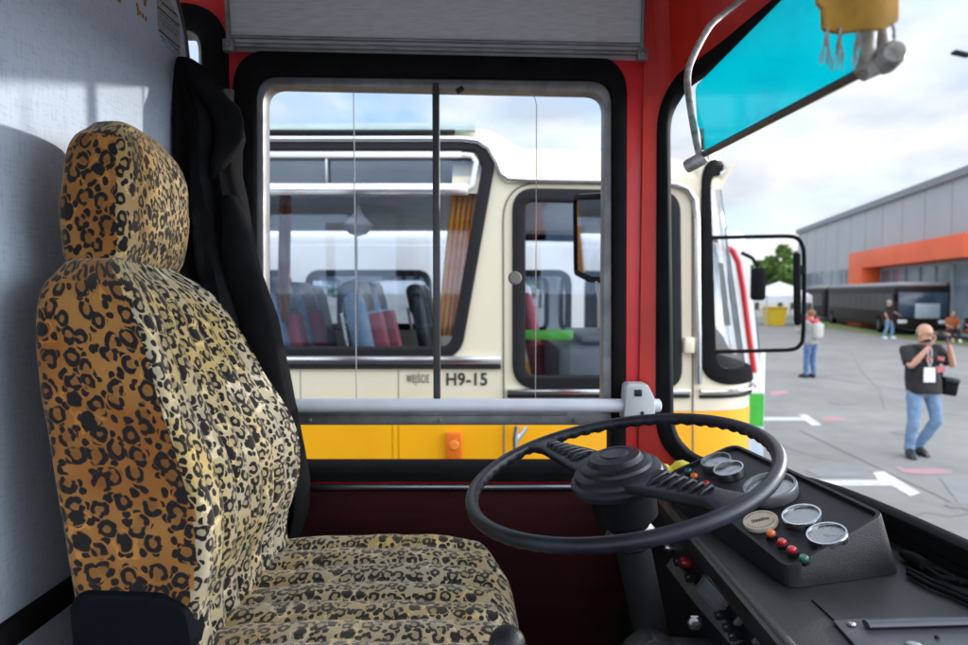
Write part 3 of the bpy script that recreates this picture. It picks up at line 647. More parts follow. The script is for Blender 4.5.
def spoke(tip):
    m = MB(); sdv = WN.cross(tip).normalized(); rs = []
    for r_, w, t, h in ((.06, .040, .010, HUB + .004), (.12, .034, .009, -.002), (.17, .027, .009, -.001), (.205, .022, .010, 0), (.228, .028, .009, 0), (.246, .040, .006, 0)):
        c = WC + tip * r_ + WN * h
        rs.append([c + sdv * (w * sup(2 * math.pi * k / 24, 3.5)[0]) + WN * (t * sup(2 * math.pi * k / 24, 3.5)[1]) for k in range(24)])
    m.loft(rs); o = m.build('spoke', M_WHEEL, sw, sharp=50)
    for q in range(6):
        r_ = .098 + q * .0185; c = WC + tip * r_ + WN * (.009 + .001 + q * .0003); m = MB(); w = .026 - q * .002
        m.tube([c - sdv * w - WN * .006, c - sdv * w * .5, c + sdv * w * .6 + WN * .002, c + sdv * w - WN * .006], [.002, .0034, .0042, .002], 8); m.build('grip_rib', M_WHEEL, o)
spoke(tip1); spoke(tip2)
mb = MB(); prof = [(r_ * .94, h_) for r_, h_ in [(.001, -.024), (.060, -.024), (.083, -.014), (.086, -.005), (.085, .000), (.078, .004), (.076, .008), (.076, .013), (.072, .016), (.064, .018), (.062, .023), (.058, .026), (.050, .028), (.047, .032), (.044, .036), (.030, .039), (.028, .0375), (.024, .0375), (.022, .0395), (.001, .041)]]
mb.lathe(prof, WC + WN * HUB, WN, 64); mb.build('hub', M_WHEEL, sw, sharp=28)
mb = MB(); mb.lathe([(.055, -.02), (.052, -.08), (.036, -.095), (.034, -.10)], WC, WN, 36); mb.build('column_boot', M_RUB, sw)
mb = MB(); mb.lathe([(.040, -.118), (.041, -.125), (.036, -.128), (.029, -.135), (.029, -.75), (.001, -.75)], WC, WN, 36); mb.build('column', mat('dark_painted_steel', (.008, .010, .011), .65, spec=.15, col2=(.011, .013, .014), nscale=12), sw)
mb = MB(); mb.lathe([(.030, -.09), (.042, -.112), (.0425, -.120), (.036, -.122)], WC, WN, 36); mb.build('column_ring', mat('dull_steel_ring', (.16, .16, .16), .45, .8), sw)
# column bracket
mb = MB(); c = WC - WN * .305 
plate(mb, [fillet([(.235, c.z - .30), (.235, c.z + .005), (.27, c.z + .035), (.31, c.z + .012), (.46, c.z + .005), (.46, c.z - .30)], .012)], .05, onY(1.03), .004)
cb = mb.build('column_bracket', mat('dark_bracket_steel', (.012, .013, .014), .5, col2=(.022, .022, .022), nscale=15)); tag(cb, 'dark steel bracket with one bolt holding the steering column under the dashboard', 'bracket')
mb = MB(); bo = PPL(694, 622, Vector((0, 1.0, 0)), Vector((0, 1, 0))); mb.lathe([(.012, 0), (.012, .004), (.008, .004), (.008, .011), (.001, .012)], bo, (0, -1, 0), 6); mb.build('bolt', M_STEEL, cb)
# ================================================================== DASHBOARD
ZS = EYE.z - .45; XD = .38
dash = thing('dashboard', 'black vinyl dashboard shelf with control face below the windscreen', 'dashboard', (.55, .6, ZF))
us = [i * uT / 90 for i in range(91)]
front_edge = [WS.pt(u, zb - .03) - Vector((.012, 0, 0)) for u in us if YR + .1 < WS.pt(u, zb).y < 1.575]
loop = [(XD, front_edge[0].y)] + [(p.x, p.y) for p in front_edge if p.x > XD + .01] + [(XD, front_edge[-1].y)]
mb = MB(); plate(mb, [loop], .03, onZ(ZS - .015), .004); mb.build('shelf', M_DASH, dash)
mb = MB(); mb.tube([(XD + .012, 1.57, ZS - .014), (XD + .012, -.8, ZS - .014)], .0165, 16); mb.build('padded_edge', M_DASH, dash)
XA, XB_ = XD + .008, XD - .085
mb = MB(); mb.hexa([Vector((XB_, -.8, ZF)), Vector((XB_ + .04, -.8, ZF)), Vector((XB_ + .04, 1.57, ZF)), Vector((XB_, 1.57, ZF)), Vector((XA, -.8, ZS - .024)), Vector((XA + .04, -.8, ZS - .024)), Vector((XA + .04, 1.57, ZS - .024)), Vector((XA, 1.57, ZS - .024))]); face = mb.build('control_face', M_PLA, dash)
FP = Vector((XA, 0, ZS - .024)); FN = Vector((0, 1, 0)).cross(Vector((XB_, 0, ZF)) - FP).normalized()
if FN.x > 0: FN = -FN
def onface(px, py, off=.004): return PPL(px, py, FP + FN * off, FN)
def facebox(poly, name, m, th=.006, parent=None):
    b_ = MB(); pts = [onface(*p, .001) for p in poly]; n = len(pts)
    b_.add(pts + [p + FN * th for p in pts], [tuple(range(n))[::-1], tuple(range(n, 2 * n))] + [(i, (i + 1) % n, n + (i + 1) % n, n + i) for i in range(n)]); return b_.build(name, m, parent or face)
M_TRIM = mat('ribbed_silver_trim', (.36, .37, .37), .42, .7, col2=(.22, .22, .22), nscale=20)
tr = facebox([(669, 566), (675, 558), (745, 640), (735, 645), (700, 606)], 'trim_strip', M_TRIM)
sp_ = facebox([(709, 575), (731, 599), (719, 618), (697, 592)], 'speaker_grille', M_TRIM, .009)
for k in range(7):
    t = (k + .5) / 7; a = onface(709 + (697 - 709) * t, 575 + 17 * t, .0105); b = onface(731 + (719 - 731) * t, 599 + 19 * t, .0105); mb = MB(); mb.tube([a, b], .0018, 6); mb.build('grille_bar', M_ALUD, sp_)
for k, (px, py) in enumerate(((696, 578), (727, 616), (735, 628), (741, 637), (684, 562))): 
    s_ = 4.6; sw_ = facebox([(px - s_, py - s_ * .6), (px + s_ * .6, py - s_ * 1.1), (px + s_ * 1.1, py + s_ * .7), (px - s_ * .5, py + s_ * 1.1)], 'rocker_switch', M_PLA, .014)
    facebox([(px - 1.6, py - 1), (px + 1, py - 1.6), (px + 1.4, py + .6), (px - 1, py + 1.2)], 'switch_mark', M_TRIM, .0148, sw_)
for px, py in ((741, 622), (760, 641)): facebox([(px - 3, py + 1), (px + 3, py - 6), (px + 5, py - 3), (px - 1, py + 4)], 'trim_plate', M_TRIM, .008)
for px, py, nm, mm in ((673, 548, 'round_knob', M_STEEL), (690, 563, 'red_knob', mat('red_knob', (.25, .01, .012), .3)), (653, 513, 'red_knob', mat('red_knob', (.25, .01, .012), .3)), (660, 545, 'round_knob', M_PLA)):
    mb = MB(); mb.lathe([(.009, 0), (.010, .012), (.007, .018), (.001, .019)], onface(px, py, 0), FN, 16); mb.build(nm, mm, face)
# instrument panel
PA = P(790, 573, .965); PB = P(670, 475, 1.38); PC = P(886, 517, 1.012); PN = (PC - PA).cross(PB - PA).normalized()
if PN.z < 0: PN = -PN
PD = PPL(735, 446, PA, PN)
ip = thing('instrument_panel', 'black wedge instrument panel with round gauges and warning lamps on the dashboard', 'instrument panel', (.55, 1.1, ZS))
def onpanel(px, py, off=0.): return PPL(px, py, PA + PN * off, PN)
ex = (PB - PA).normalized(); ey = PN.cross(ex)
if ey.dot(PC - PA) < 0: ey = -ey
def q2(p): d = p - PA; return (d.dot(ex), d.dot(ey))
quad2 = [q2(PA), q2(PC), q2(PD), q2(PB)]
def p3(x, y, z): return PA + ex * x + ey * y + PN * z
lo = fillet(quad2, [.022, .02, .03, .02], 8); li = offset_loop(lo, .006)
mb = MB(); n = len(lo)
top = [p3(p.x, p.y, .007) for p in lo]; inn = [p3(p.x, p.y, .007) for p in li]; flo = [p3(p.x, p.y, 0) for p in offset_loop(lo, .0065)]
cen = sum(top, Vector()) / n; bot = []
wdir = (PC - PA); wdir.z = 0; wdir.normalize()
for p in top:
    h = p.z - ZS; q = Vector((p.x, p.y, ZS + .001)); out = (q - Vector((cen.x, cen.y, q.z))).normalized(); along = out.dot(wdir)
    bot.append(q + wdir * (.95 * h * max(0, along)) + out * .004)
rings = [flo, inn, top, [t.lerp(b, .04) + (t - cen).normalized() * .0015 for t, b in zip(top, bot)], bot]
mb.loft(rings, caps=True); mb.build('housing', M_PLA, ip, sharp=30)
def gauge(px, py, rx, label, face_col, bez, tilt=0., face_mat=None, ticks=True, h=.010, needle=None, rot=0.):
    c = onpanel(px, py, .001); d = (onpanel(px + rx, py, .001) - onpanel(px - rx, py, .001)).length / 2 * .93
    m = MB(); m.lathe([(d * .98, 0), (d * 1.0, h * .7), (d * .97, h), (d * .88, h), (d * .85, h * .72), (d * .85, h * .4)], c, PN, 44); g = m.build('gauge', bez, ip); tag(g, label)
    m = MB(); m.lathe([(.0001, h * .3), (d * .87, h * .3), (d * .87, h * .42), (.0001, h * .42)], c, PN, 40); fo = m.build('dial', face_mat, g)
    up = (ey * math.cos(rot) + ex * math.sin(rot)); rt = up.cross(PN)
    if ticks:
        m = MB()
        for k in range(15):
            a = R(-120 + 240 * k / 14); dv = up * math.cos(a) + rt * math.sin(a); r0 = .66 if k % 2 == 0 else .72
            m.tube([c + PN * (h * .43) + dv * d * r0, c + PN * (h * .43) + dv * d * .80], d * .032, 4)
        m.build('scale_marks', mat('gauge_ink', (.05, .05, .05), .6), fo)
        a = R(needle if needle is not None else -70); dv = up * math.cos(a) + rt * math.sin(a); m = MB()
        m.tube([c + PN * h * .5 - dv * d * .15, c + PN * h * .5 + dv * d * .68], [d * .055, d * .02], 6); m.lathe([(d * .10, h * .42), (d * .10, h * .58), (.0001, h * .6)], c, PN, 14); m.build('needle', mat('needle_ink', (.03, .03, .03), .5), fo)
    m = MB(); m.lathe([(d * .86, h * .64), (d * .86, h * .70), (.0001, h * .70)], c, PN, 32); m.build('cover_glass', glass('gauge_glass', (.95, .95, .95), .03, .12), g)
    return g
M_BZ = mat('grey_gauge_bezel', (.22, .23, .24), .36, .7); M_BZC = mat('chrome_gauge_bezel', (.55, .56, .57), .2, 1.); M_DW = mat('pale_dial', (.52, .53, .50), .5, col2=(.45, .46, .43), nscale=60); M_DB = mat('blue_grey_dial', (.45, .50, .56), .35)
gauge(717.5, 466, 16, 'grey rimmed gauge', None, M_BZ, face_mat=M_DW, h=.016, rot=.5)
gauge(730.5, 474.5, 16, 'chrome rimmed gauge', None, M_BZC, face_mat=M_DW, h=.016, needle=20, rot=.5)
gauge(772, 494, 29, 'large speedometer', None, M_BZ, face_mat=mat('speedo_dial', (.55, .57, .57), .4, col2=(.46, .47, .48), nscale=50), h=.020, needle=-110, rot=.5)
gauge(803, 520, 22, 'blank glazed gauge', None, M_BZC, face_mat=M_DB, ticks=False, h=.012)
gauge(828, 538, 23, 'round dial with pale face', None, M_BZC, face_mat=M_DW, h=.010, needle=60, rot=.3)
c = onpanel(761, 523, .001); d = .0295; m = MB(); m.lathe([(d, 0), (d, .0055), (d * .96, .0072), (.0001, .0068)], c, PN, 44); bd = m.build('badge', mat('beige_badge', (.46, .39, .29), .5), ip)
ru = (onpanel(771, 521) - onpanel(751, 525)).normalized(); rv = PN.cross(ru); m = MB()
rnd = random.Random(5)
for k in range(30):
    if k in (0, 1, 14, 15, 16, 29): continue
    a = 2 * math.pi * k / 30; dv = ru * math.cos(a) + rv * math.sin(a); tv = PN.cross(dv); m.box(c + PN * .0070 + dv * d * .80, (d * .075, d * rnd.uniform(.07, .12), .0006), Matrix((tv, dv, PN)).transposed())
x = -.5
while x < .5: w = rnd.uniform(.06, .12); m.box(c + PN * .0070 + ru * d * (x + w / 2) + rv * d * .04 * math.sin(x * 9), (d * w * .75, d * rnd.uniform(.14, .26), .0006), Matrix((ru, rv, PN)).transposed()); x += w
m.tube([c + PN * .0070 - ru * d * .52 - rv * d * .16, c + PN * .0070 + ru * d * .52 - rv * d * .12], d * .02, 4)
m.build('badge_print', mat('badge_ink', (.07, .055, .045), .6), bd)
LM = {'teal': mat('teal_lens', (.006, .10, .10), .12, coat=.5), 'orange': mat('orange_lens', (.75, .14, .012), .18, coat=.5), 'red': mat('red_lens', (.55, .010, .018), .15, coat=.5), 'green': mat('green_lens', (.008, .12, .07), .15, coat=.5)}
for px, py, cn, s_ in ((689, 474, 'teal', 1.), (695, 479, 'orange', 1.), (707, 487, 'red', 1.), (772, 537, 'orange', .95), (783, 546, 'red', .95), (793, 553.5, 'red', .95), (805, 562.5, 'green', .95)):
    c = onpanel(px, py, .001); m = MB(); m.lathe([(.0098 * s_, 0), (.0098 * s_, .005), (.0078 * s_, .006)], c, PN, 24); b_ = m.build('warning_lamp', M_PLA, ip); tag(b_, cn + ' warning lamp')
    m = MB(); m.lathe([(.0078 * s_, .005), (.0078 * s_, .0095), (.0055 * s_, .012), (.0001, .0122)], c, PN, 20); m.build('lens', LM[cn], b_)
# lid plate at the lower right
lid = thing('service_lid', 'screwed black metal lid with rolled hinge on the near end of the dashboard', 'lid', (.55, .75, ZS))
ZL = ZS + .004
ll = [PZ(px, py, ZL) for px, py in ((834, 621), (864, 619), (968, 617), (1050, 615), (1050, 760), (905, 700))]
mb = MB(); plate(mb, [[(p.x, p.y) for p in ll]], .004, onZ(ZS + .003), .0008); mb.build('plate', mat('blue_black_metal', (.10, .105, .12), .42, .3, col2=(.07, .075, .085), nscale=14, rvar=.1), lid)
mb = MB(); mb.tube([PZ(866, 624, ZL + .006), PZ(1050, 619, ZL + .006)], .0085, 14, flat=.55, upref=Vector((0, 0, 1))); mb.build('hinge', mat('dark_hinge_steel', (.08, .085, .10), .38, .4), lid)
for px, py, r in ((851, 624.5, .0055), (914, 645, .009), (937, 637.5, .003)):
    m = MB(); m.lathe([(r, 0), (r, .0015), (r * .7, .003), (.0001, .0035)], PZ(px, py, ZL + .002), (0, 0, 1), 16); m.build('screw', M_STEEL if r > .004 else M_PLA, lid)
mb = MB(); mb.tube([PZ(812, 600, ZS + .001), PZ(834, 620, ZS + .001), PZ(870, 645, ZS + .001)], .0012, 5); mb.build('gap_seal', M_RUB, lid)
# cables
cb_ = thing('cable_bundle', 'bundle of black cables lying between the instrument panel and windscreen', 'cable', PZ(930, 570, ZS))
for k, pts in enumerate((((902, 553), (912, 558), (925, 565)), )): mb = MB(); mb.tube([PZ(*p, ZS + .012) for p in pts], [.006, .011, .010], 14); mb.build('cable_sleeve', M_RUB, cb_)
for k, pts in enumerate((((925, 565), (945, 573), (960, 582), (985, 583)), ((925, 567), (940, 577), (968, 582), (1000, 590)), ((908, 569), (930, 580), (955, 591), (990, 606)), ((908, 573), (930, 585), (955, 595), (990, 611)))):
    pp = [PZ(*p, ZS + .007) for p in pts]; mb = MB(); mb.tube(pp, .0042, 10); mb.build('cable', M_RUB, cb_)
# yellow cloth roll behind panel
mb = MB(); A = PPL(650, 474, Vector((0, 1.44, 0)), Vector((0, 1, 0))); B = PPL(692, 470, Vector((0, 1.44, 0)), Vector((0, 1, 0))); pts = [A.lerp(B, t / 10) + Vector((0, 0, .004 * math.sin(t))) for t in range(-1, 11)]
mb.tube(pts, [.019 + .003 * math.sin(i * 1.7) for i in range(12)], 16); tag(mb.build('duster_cloth', mat('yellow_cloth', (.62, .50, .02), .8, col2=(.52, .44, .02), nscale=40, sheen=.2)), 'yellow cloth roll tucked behind the instrument panel by the red pillar', 'cloth')
# gear lever
gl = thing('gear_lever', 'black gear lever knob in front of the leopard cushion', 'gear lever', (.03, .80, ZF))
kc = P(507, 646, .80); mb = MB(); mb.ball(kc, (.024, .024, .026), 24); mb.build('knob', M_PLA, gl)
mb = MB(); mb.tube([kc - Vector((0, 0, .02)), (kc.x + .01, kc.y, ZF)], .008, 12); mb.build('stick', M_STEEL, gl)
# ================================================================== SUN VISOR, PENNANT
XV = .327; v0 = PX(704, 153, XV); v1 = PX(864, 68, XV); zr = EYE.z + .205
sv = thing('sun_visor', 'transparent teal sun visor on a steel arm at the windscreen top', 'sun visor', (XV, .75, zr))
vy0 = PZ(704, 153, zr); vy1 = PZ(862, 70, zr)
def vis(px, py): p = PPL(px, py, vy0, Vector((vy1 - vy0).cross(Vector((-.18, 0, 1)))).normalized()); return p
VN = (vy1 - vy0).cross(Vector((-.02, 0, 1))).normalized(); VX = (vy1 - vy0).normalized(); VZ = VN.cross(VX).normalized()
if VZ.z < 0: VZ = -VZ
def v2(px, py): p = PPL(px, py, vy0, VN) - vy0; return (p.dot(VX), p.dot(VZ))
pv = [v2(706, 155), v2(700, 128), v2(697, 86), v2(768, 27), v2(812, -8)]
htop = v2(697, 86)[1]; pv = [v2(707, 156), v2(698, 122), (v2(696, 84)[0], htop), ((vy1 - vy0).length + .004, htop + .03), ((vy1 - vy0).length + .006, .0)]
mb = MB(); plate(mb, [fillet(pv, [.012, .0, .012, .012, .006])], .003, lambda x, y, z: vy0 + VX * x + VZ * y + VN * z); mb.build('tinted_panel', M_TEAL, sv)
mb = MB(); mb.tube([vy0 - VX * .008 - VZ * .002, vy1 + VX * .012 - VZ * .002], .0048, 12); mb.build('bottom_rail', mat('grey_rail_metal', (.12, .12, .12), .4, .8), sv)
M_ARM = mat('worn_steel_arm', (.46, .45, .43), .45, .3, col2=(.16, .15, .14), nscale=50)
mb = MB(); A = vy0 - VX * .012; arm = [A, P(698, 148, A.y), P(694, 128, A.y + .01), P(690, 104, A.y + .03), P(687.5, 84, A.y + .05), P(688.5, 70, A.y + .07), P(693, 57, A.y + .09), P(702, 39, A.y + .11), P(711, 25, A.y + .125), P(720, 17, A.y + .14), P(748, -5, A.y + .17)]
def smoothpts(p, n=5):
    K = [Vector(q) for q in p]; out = []
    for i in range(len(K) - 1):
        p0 = K[max(i - 1, 0)]; p1 = K[i]; p2 = K[i + 1]; p3_ = K[min(i + 2, len(K) - 1)]
        for k in range(n): t = k / n; out.append(.5 * ((2 * p1) + (p2 - p0) * t + (2 * p0 - 5 * p1 + 4 * p2 - p3_) * t * t + (3 * p1 - p0 - 3 * p2 + p3_) * t ** 3))
    return out + [K[-1]]
mb.tube(smoothpts(arm), .0055, 12); mb.build('arm', M_ARM, sv)
mb = MB(); mb.lathe([(.0001, -.016), (.009, -.016), (.010, -.012), (.010, .012), (.008, .016), (.0001, .016)], P(696, 162, A.y), Vector((.7, -.6, .35)), 18); mb.box(P(703, 156, A.y), (.018, .014, .014), bev=.004)
mb.tube([vy0 + VZ * .005, vy0 + VZ * .035 - VX * .003], .004, 8); mb.build('arm_knob', M_ARM, sv)
Yc = PZ(868, 66, zr).y
mb = MB(); mb.tube([P(862, 73, Yc), P(868, 55, Yc), P(869, 28, Yc)], .007, 10); mb.tube([P(876, 66, Yc), P(882, 45, Yc), P(880, 20, Yc + .01), P(872, -20, Yc + .02)], .007, 10)
mb.lathe([(.0001, -.012), (.010, -.012), (.011, -.008), (.011, .010), (.009, .013), (.0001, .013)], P(889, 58, Yc - .01), Vector((-.2, -1, .1)), 22)
mb.tube([P(862, 72, Yc), P(876, 66, Yc), P(889, 58, Yc)], .009, 10); mb.build('clamp', M_ARM, sv)
Yp = Yc - .03
pn = thing('pennant', 'golden brown fringed pennant hanging in front of the teal sun visor', 'pennant', P(860, 30, Yp))
m = MB(); pl = fillet([xz(821, -60, Yp), xz(897, -60, Yp), xz(897, 20, Yp), xz(880, 30, Yp), xz(842, 31, Yp), xz(826, 27, Yp), xz(825, 6, Yp), xz(819, 2, Yp)], .003, 4)
plate(m, [pl], .006, lambda x, y, z: Vector((x, Yp + z + .004 * math.sin(x * 90), y)), .002, cuts={'x': [xz(px, 0, Yp)[0] for px in range(824, 897, 6)]}); m.build('cloth', mat('golden_felt', (.38, .20, .02), .9, col2=(.27, .14, .014), nscale=60, sheen=.2), pn)
rnd = random.Random(11); M_FR = mat('grey_fringe', (.32, .31, .29), .9)
for px in (827, 840, 858, 893):
    m = MB()
    for k in range(9 if px < 890 else 4):
        a = P(px + rnd.uniform(-1, 2), 28 if px < 890 else 18, Yp); ln = rnd.uniform(26, 44) if px < 890 else rnd.uniform(20, 30); pts = [a]
        sx = rnd.uniform(-8, 6) if px < 890 else rnd.uniform(-2, 2)
        for q in range(1, 6): pts.append(P(px + sx * (q / 5) ** 1.4 + 1.2 * math.sin(q * 2 + k), (28 if px < 890 else 18) + ln * q / 5, Yp + .004 * math.sin(q + k)))
        m.tube(smoothpts(pts, 3), .00055, 5)
    m.build('tassel', M_FR, pn)
# ================================================================== OWN OUTSIDE MIRROR
YM = 1.93
mr_ = thing('wing_mirror', 'black framed outside mirror seen through the side window beside the red pillar', 'mirror', P(606, 300, YM))
cM = P(600, 240, YM); MN = Vector((-.994, -.11, .0)).normalized(); MX = Vector((MN.y, -MN.x, 0)) * -1
def m2(px, py): d = PPL(px, py, cM, MN) - cM; return (d.dot(MX), d.z)
lx = fillet([m2(575, 196), m2(622, 193), m2(630, 215), m2(628, 284), m2(590, 281), m2(576, 274)], [.03, .02, .02, .02, .03, .03])
def mirfn(off): return lambda x, y, z: cM + MX * x + Vector((0, 0, y)) - MN * (z + off)
mb = MB(); plate(mb, [lx], .03, mirfn(.018), .006); fr = mb.build('shell', M_PLA, mr_)
mb = MB(); plate(mb, [lx, offset_loop(lx, .012)], .012, mirfn(-.002), .003); mb.build('frame', M_RUB, mr_)
mb = MB(); plate(mb, [offset_loop(lx, .011)], .002, mirfn(-.001)); mb.build('mirror_glass', mat('mirror_silver', (.85, .86, .87), .03, 1.), mr_)
mb = MB(); mb.tube([P(598, 281, YM), P(601, 300, YM), P(606, 318, YM), P(640, 330, YM - .2)], .010, 10); mb.build('arm', M_RAIL, mr_)
# ================================================================== OUTSIDE: GROUND
def asphalt():
    m = mat('asphalt', (.25, .24, .222), .8, col2=(.205, .197, .183), nscale=.35, bump=.5, bscale=160)
    nt = m.node_tree; N = nt.nodes; L = nt.links; b = N['Principled BSDF']; src = b.inputs['Base Color'].links[0].from_socket
    tc = N.new('ShaderNodeTexCoord'); n = N.new('ShaderNodeTexNoise'); n.inputs['Scale'].default_value = 90; n.inputs['Detail'].default_value = 3; L.new(tc.outputs['Object'], n.inputs['Vector'])
    n2 = N.new('ShaderNodeTexNoise'); n2.inputs['Scale'].default_value = 1.1; n2.inputs['Detail'].default_value = 6; n2.inputs['Roughness'].default_value = .7; L.new(tc.outputs['Object'], n2.inputs['Vector'])
    a = N.new('ShaderNodeMath'); a.operation = 'ADD'; L.new(n.outputs[0], a.inputs[0]); L.new(n2.outputs[0], a.inputs[1])
    mr = N.new('ShaderNodeMapRange'); mr.inputs['From Min'].default_value = .6; mr.inputs['From Max'].default_value = 1.4; mr.inputs['To Min'].default_value = .62; mr.inputs['To Max'].default_value = 1.25; L.new(a.outputs[0], mr.inputs[0])
    v = N.new('ShaderNodeVectorMath'); v.operation = 'SCALE'; L.new(src, v.inputs[0]); L.new(mr.outputs[0], v.inputs['Scale']); L.new(v.outputs[0], b.inputs['Base Color'])
    return m
mb = MB(); mb.quad((-1500, -1500, 0), (1500, -1500, 0), (1500, 1500, 0), (-1500, 1500, 0)); tag(mb.build('ground', asphalt(), local=True), kind='structure')
def sheet(polys, name, m, z=.004):
    b_ = MB()
    for pl in polys: pts = [PZ(px, py, z) for px, py in pl]; b_.add(pts, [tuple(range(len(pts)))])
    o = b_.build(name, m); o['kind'] = 'structure'; return o
M_LINE = mat('worn_white_line', (.62, .62, .61), .7, col2=(.42, .42, .41), nscale=9)
sheet([[(700, 479), (878, 480), (873, 472.5), (884, 471), (921, 493), (910, 496), (892, 485.5), (700, 486)]], 'road_marking', M_LINE)
sheet([[(740, 417), (803, 417.2), (798, 414.5), (806, 414.2), (822, 425), (812, 425.5), (805, 420.5), (740, 420.4)]], 'road_marking', M_LINE)
sheet([[(752, 503), (830, 505), (864, 509), (864, 513), (830, 509), (752, 508)]], 'road_marking', M_LINE)
M_PINK = mat('pink_spray_paint', (.46, .20, .22), .8, col2=(.29, .24, .24), nscale=5)
sheet([[(894, 466), (901, 466.5), (905, 469), (935, 468), (952, 470), (951, 473.5), (925, 474.5), (902, 472)]], 'road_marking', M_PINK)
sheet([[(820, 417.5), (832, 416), (846, 418), (846, 421), (832, 421.5), (822, 420)]], 'road_marking', M_PINK)
sheet([[(768, 392), (785, 390), (790, 393), (772, 396)]], 'road_marking', M_PINK)
M_TAR = mat('dark_tar_seam', (.20, .195, .185), .7)
def seam_line(p0, p1, w): 
    a, b = PZ(*p0, .006), PZ(*p1, .006); d = (b - a); nrm_ = Vector((-d.y, d.x, 0)).normalized() * w; m = MB(); pts = []; n = 16
    l = [a.lerp(b, i / n) + nrm_ * random.uniform(-.8, .8) for i in range(n + 1)]
    for i in range(n): m.quad(l[i] - nrm_, l[i + 1] - nrm_, l[i + 1] + nrm_, l[i] + nrm_)
    o = m.build('tar_seam', M_TAR); o['kind'] = 'structure'
seam_line((800, 430), (990, 520), .015); seam_line((760, 470), (990, 660), .012); seam_line((790, 372), (968, 400), .015)
for pts in (((770, 440), (800, 452), (822, 458), (850, 462)), ((880, 400), (905, 408), (935, 411), (968, 418)), ((850, 350), (862, 372), (880, 390), (885, 410)), ((900, 520), (925, 512), (950, 516), (985, 512)), ((820, 360), (850, 366), (890, 372))):
    for p_, q_ in zip(pts[:-1], pts[1:]): seam_line(p_, q_, .006)
M_PATCH = mat('asphalt_patch', (.20, .20, .198), .8, col2=(.25, .25, .245), nscale=1.5)
sheet([[(805, 470), (850, 466), (872, 470), (862, 476), (820, 477)], ], 'asphalt_patch', M_PATCH, .005)
for ox, oy in ((848, 497), (905, 432), (842, 402), (958, 505)): sheet([[(ox - 14, oy), (ox - 6, oy - 2.5), (ox + 7, oy - 2), (ox + 16, oy + .5), (ox + 9, oy + 3), (ox - 7, oy + 2.8)]], 'oil_stain', mat('oil_stain_dark', (.17, .165, .155), .6, col2=(.23, .22, .21), nscale=6), .0055)
sheet([[(940, 478), (1010, 485), (1010, 520), (960, 505)]], 'asphalt_patch', M_PATCH, .005)
# ================================================================== YELLOW AND CREAM BUS
YB = 3.4; YB2 = 5.9
h9 = thing('old_bus', 'cream and yellow vintage bus parked alongside, marked H9-15, seen through the side window', 'bus', (-3, 4.65, 0))
def bx(px, py, Y=YB): return xz(px, py, Y)
zyel = bx(600, 411)[1]; XB0 = -7.6; xend = bx(697, 300)[0]
mainw = fillet([bx(-40, 141), bx(482, 141), bx(493, 165), bx(459, 357), bx(-40, 357)], [.1, .10, .12, .13, .1], 10)
zwin = (mainw[0].y, mainw[0].y)
wx0 = bx(-40, 141)[0]; ww = 1.55
others = [rrect(wx0 - .14 - (k + 1) * ww - k * .14, bx(0, 357)[1], wx0 - .14 - k * ww - k * .14, bx(0, 141)[1], .12) for k in range(2)]
doorw = fillet([bx(514, 190), bx(678, 193), bx(680, 387), bx(514, 387)], [.11, .11, .10, .13], 10)
ztopL = bx(300, 137)[1]; ztopR = bx(600, 178)[1]
side = [(XB0, zyel), (xend, zyel), (xend, ztopR), (bx(505, 178)[0], ztopR)] + [bx(x, y) for x, y in ((500, 168), (493, 152), (484, 142), (470, 137))] + [(XB0, ztopL)]
def side_plate(Y, name):
    m = MB(); plate(m, [side, mainw, doorw] + others, .04, onY(Y)); return m.build(name, M_CREAM, h9)
side_plate(YB + .02, 'cream_side'); side_plate(YB2 - .02, 'cream_side')
arch = lambda xc: [(xc + .52 * math.cos(math.pi * k / 14), .42 + .52 * math.sin(math.pi * k / 14)) for k in range(15)]
for Y in (YB + .02, YB2 - .02):
    m = MB(); lp = [(XB0, .42)] + [p for p in arch(-5.2)[::-1]] + [p for p in arch(-.55)[::-1]] + [(xend, .42), (xend, zyel - .002), (XB0, zyel - .002)]
    plate(m, [lp], .044, onY(Y)); m.build('yellow_side', M_YEL, h9)
for xc in (-5.2, -.55):
    for Y in (YB + .17, YB2 - .17):
        m = MB(); ax = Vector((0, -1 if Y < 4 else 1, 0)); m.lathe([(.28, -.12), (.43, -.13), (.47, -.09), (.47, .09), (.43, .13), (.28, .12)], (xc, Y, .475), ax, 36); w_ = m.build('wheel', M_RUB, h9)
        m = MB(); m.lathe([(.29, .08), (.27, .10), (.2, .04), (.12, .06), (.10, .13), (.001, .14)], (xc, Y, .475), ax, 30); m.build('rim', M_WHITE, w_)
# window gaskets, panes, vents
def bus_window(lp, gw, name, Y, outy, m_g=M_RUB, p_m=M_BUSGLASS):
    m = MB(); plate(m, [lp, offset_loop(lp, gw)], .05, onY(Y), .01); g = m.build(name, m_g, h9)
    m = MB(); plate(m, [offset_loop(lp, gw * .7)], .005, onY(Y + outy)); m.build('pane', p_m, g); return g
M_DGAS = mat('dark_grey_gasket', (.014, .014, .016), .6, spec=.2)
g_main = bus_window(mainw, .045, 'window', YB + .005, .01, M_DGAS)
for o_ in others: bus_window(o_, .045, 'window', YB + .005, .01, M_DGAS)
for lp in [mainw] + others: bus_window(lp, .05, 'window', YB2 - .005, -.01, p_m=M_GLASS)
g_door = bus_window(doorw, .05, 'window', YB + .005, .01, M_DGAS)
bus_window(doorw, .05, 'window', YB2 - .005, -.01, p_m=M_GLASS)
def bar(x0, y0, x1, y1, Y, th, m_, name, parent=h9, bev=.006):
    a, b = P(x0, y0, Y), P(x1, y1, Y); q = MB(); q.box((a + b) / 2, (abs(b.x - a.x), th, abs(b.z - a.z)), bev=bev, seg=2); return q.build(name, m_, parent)
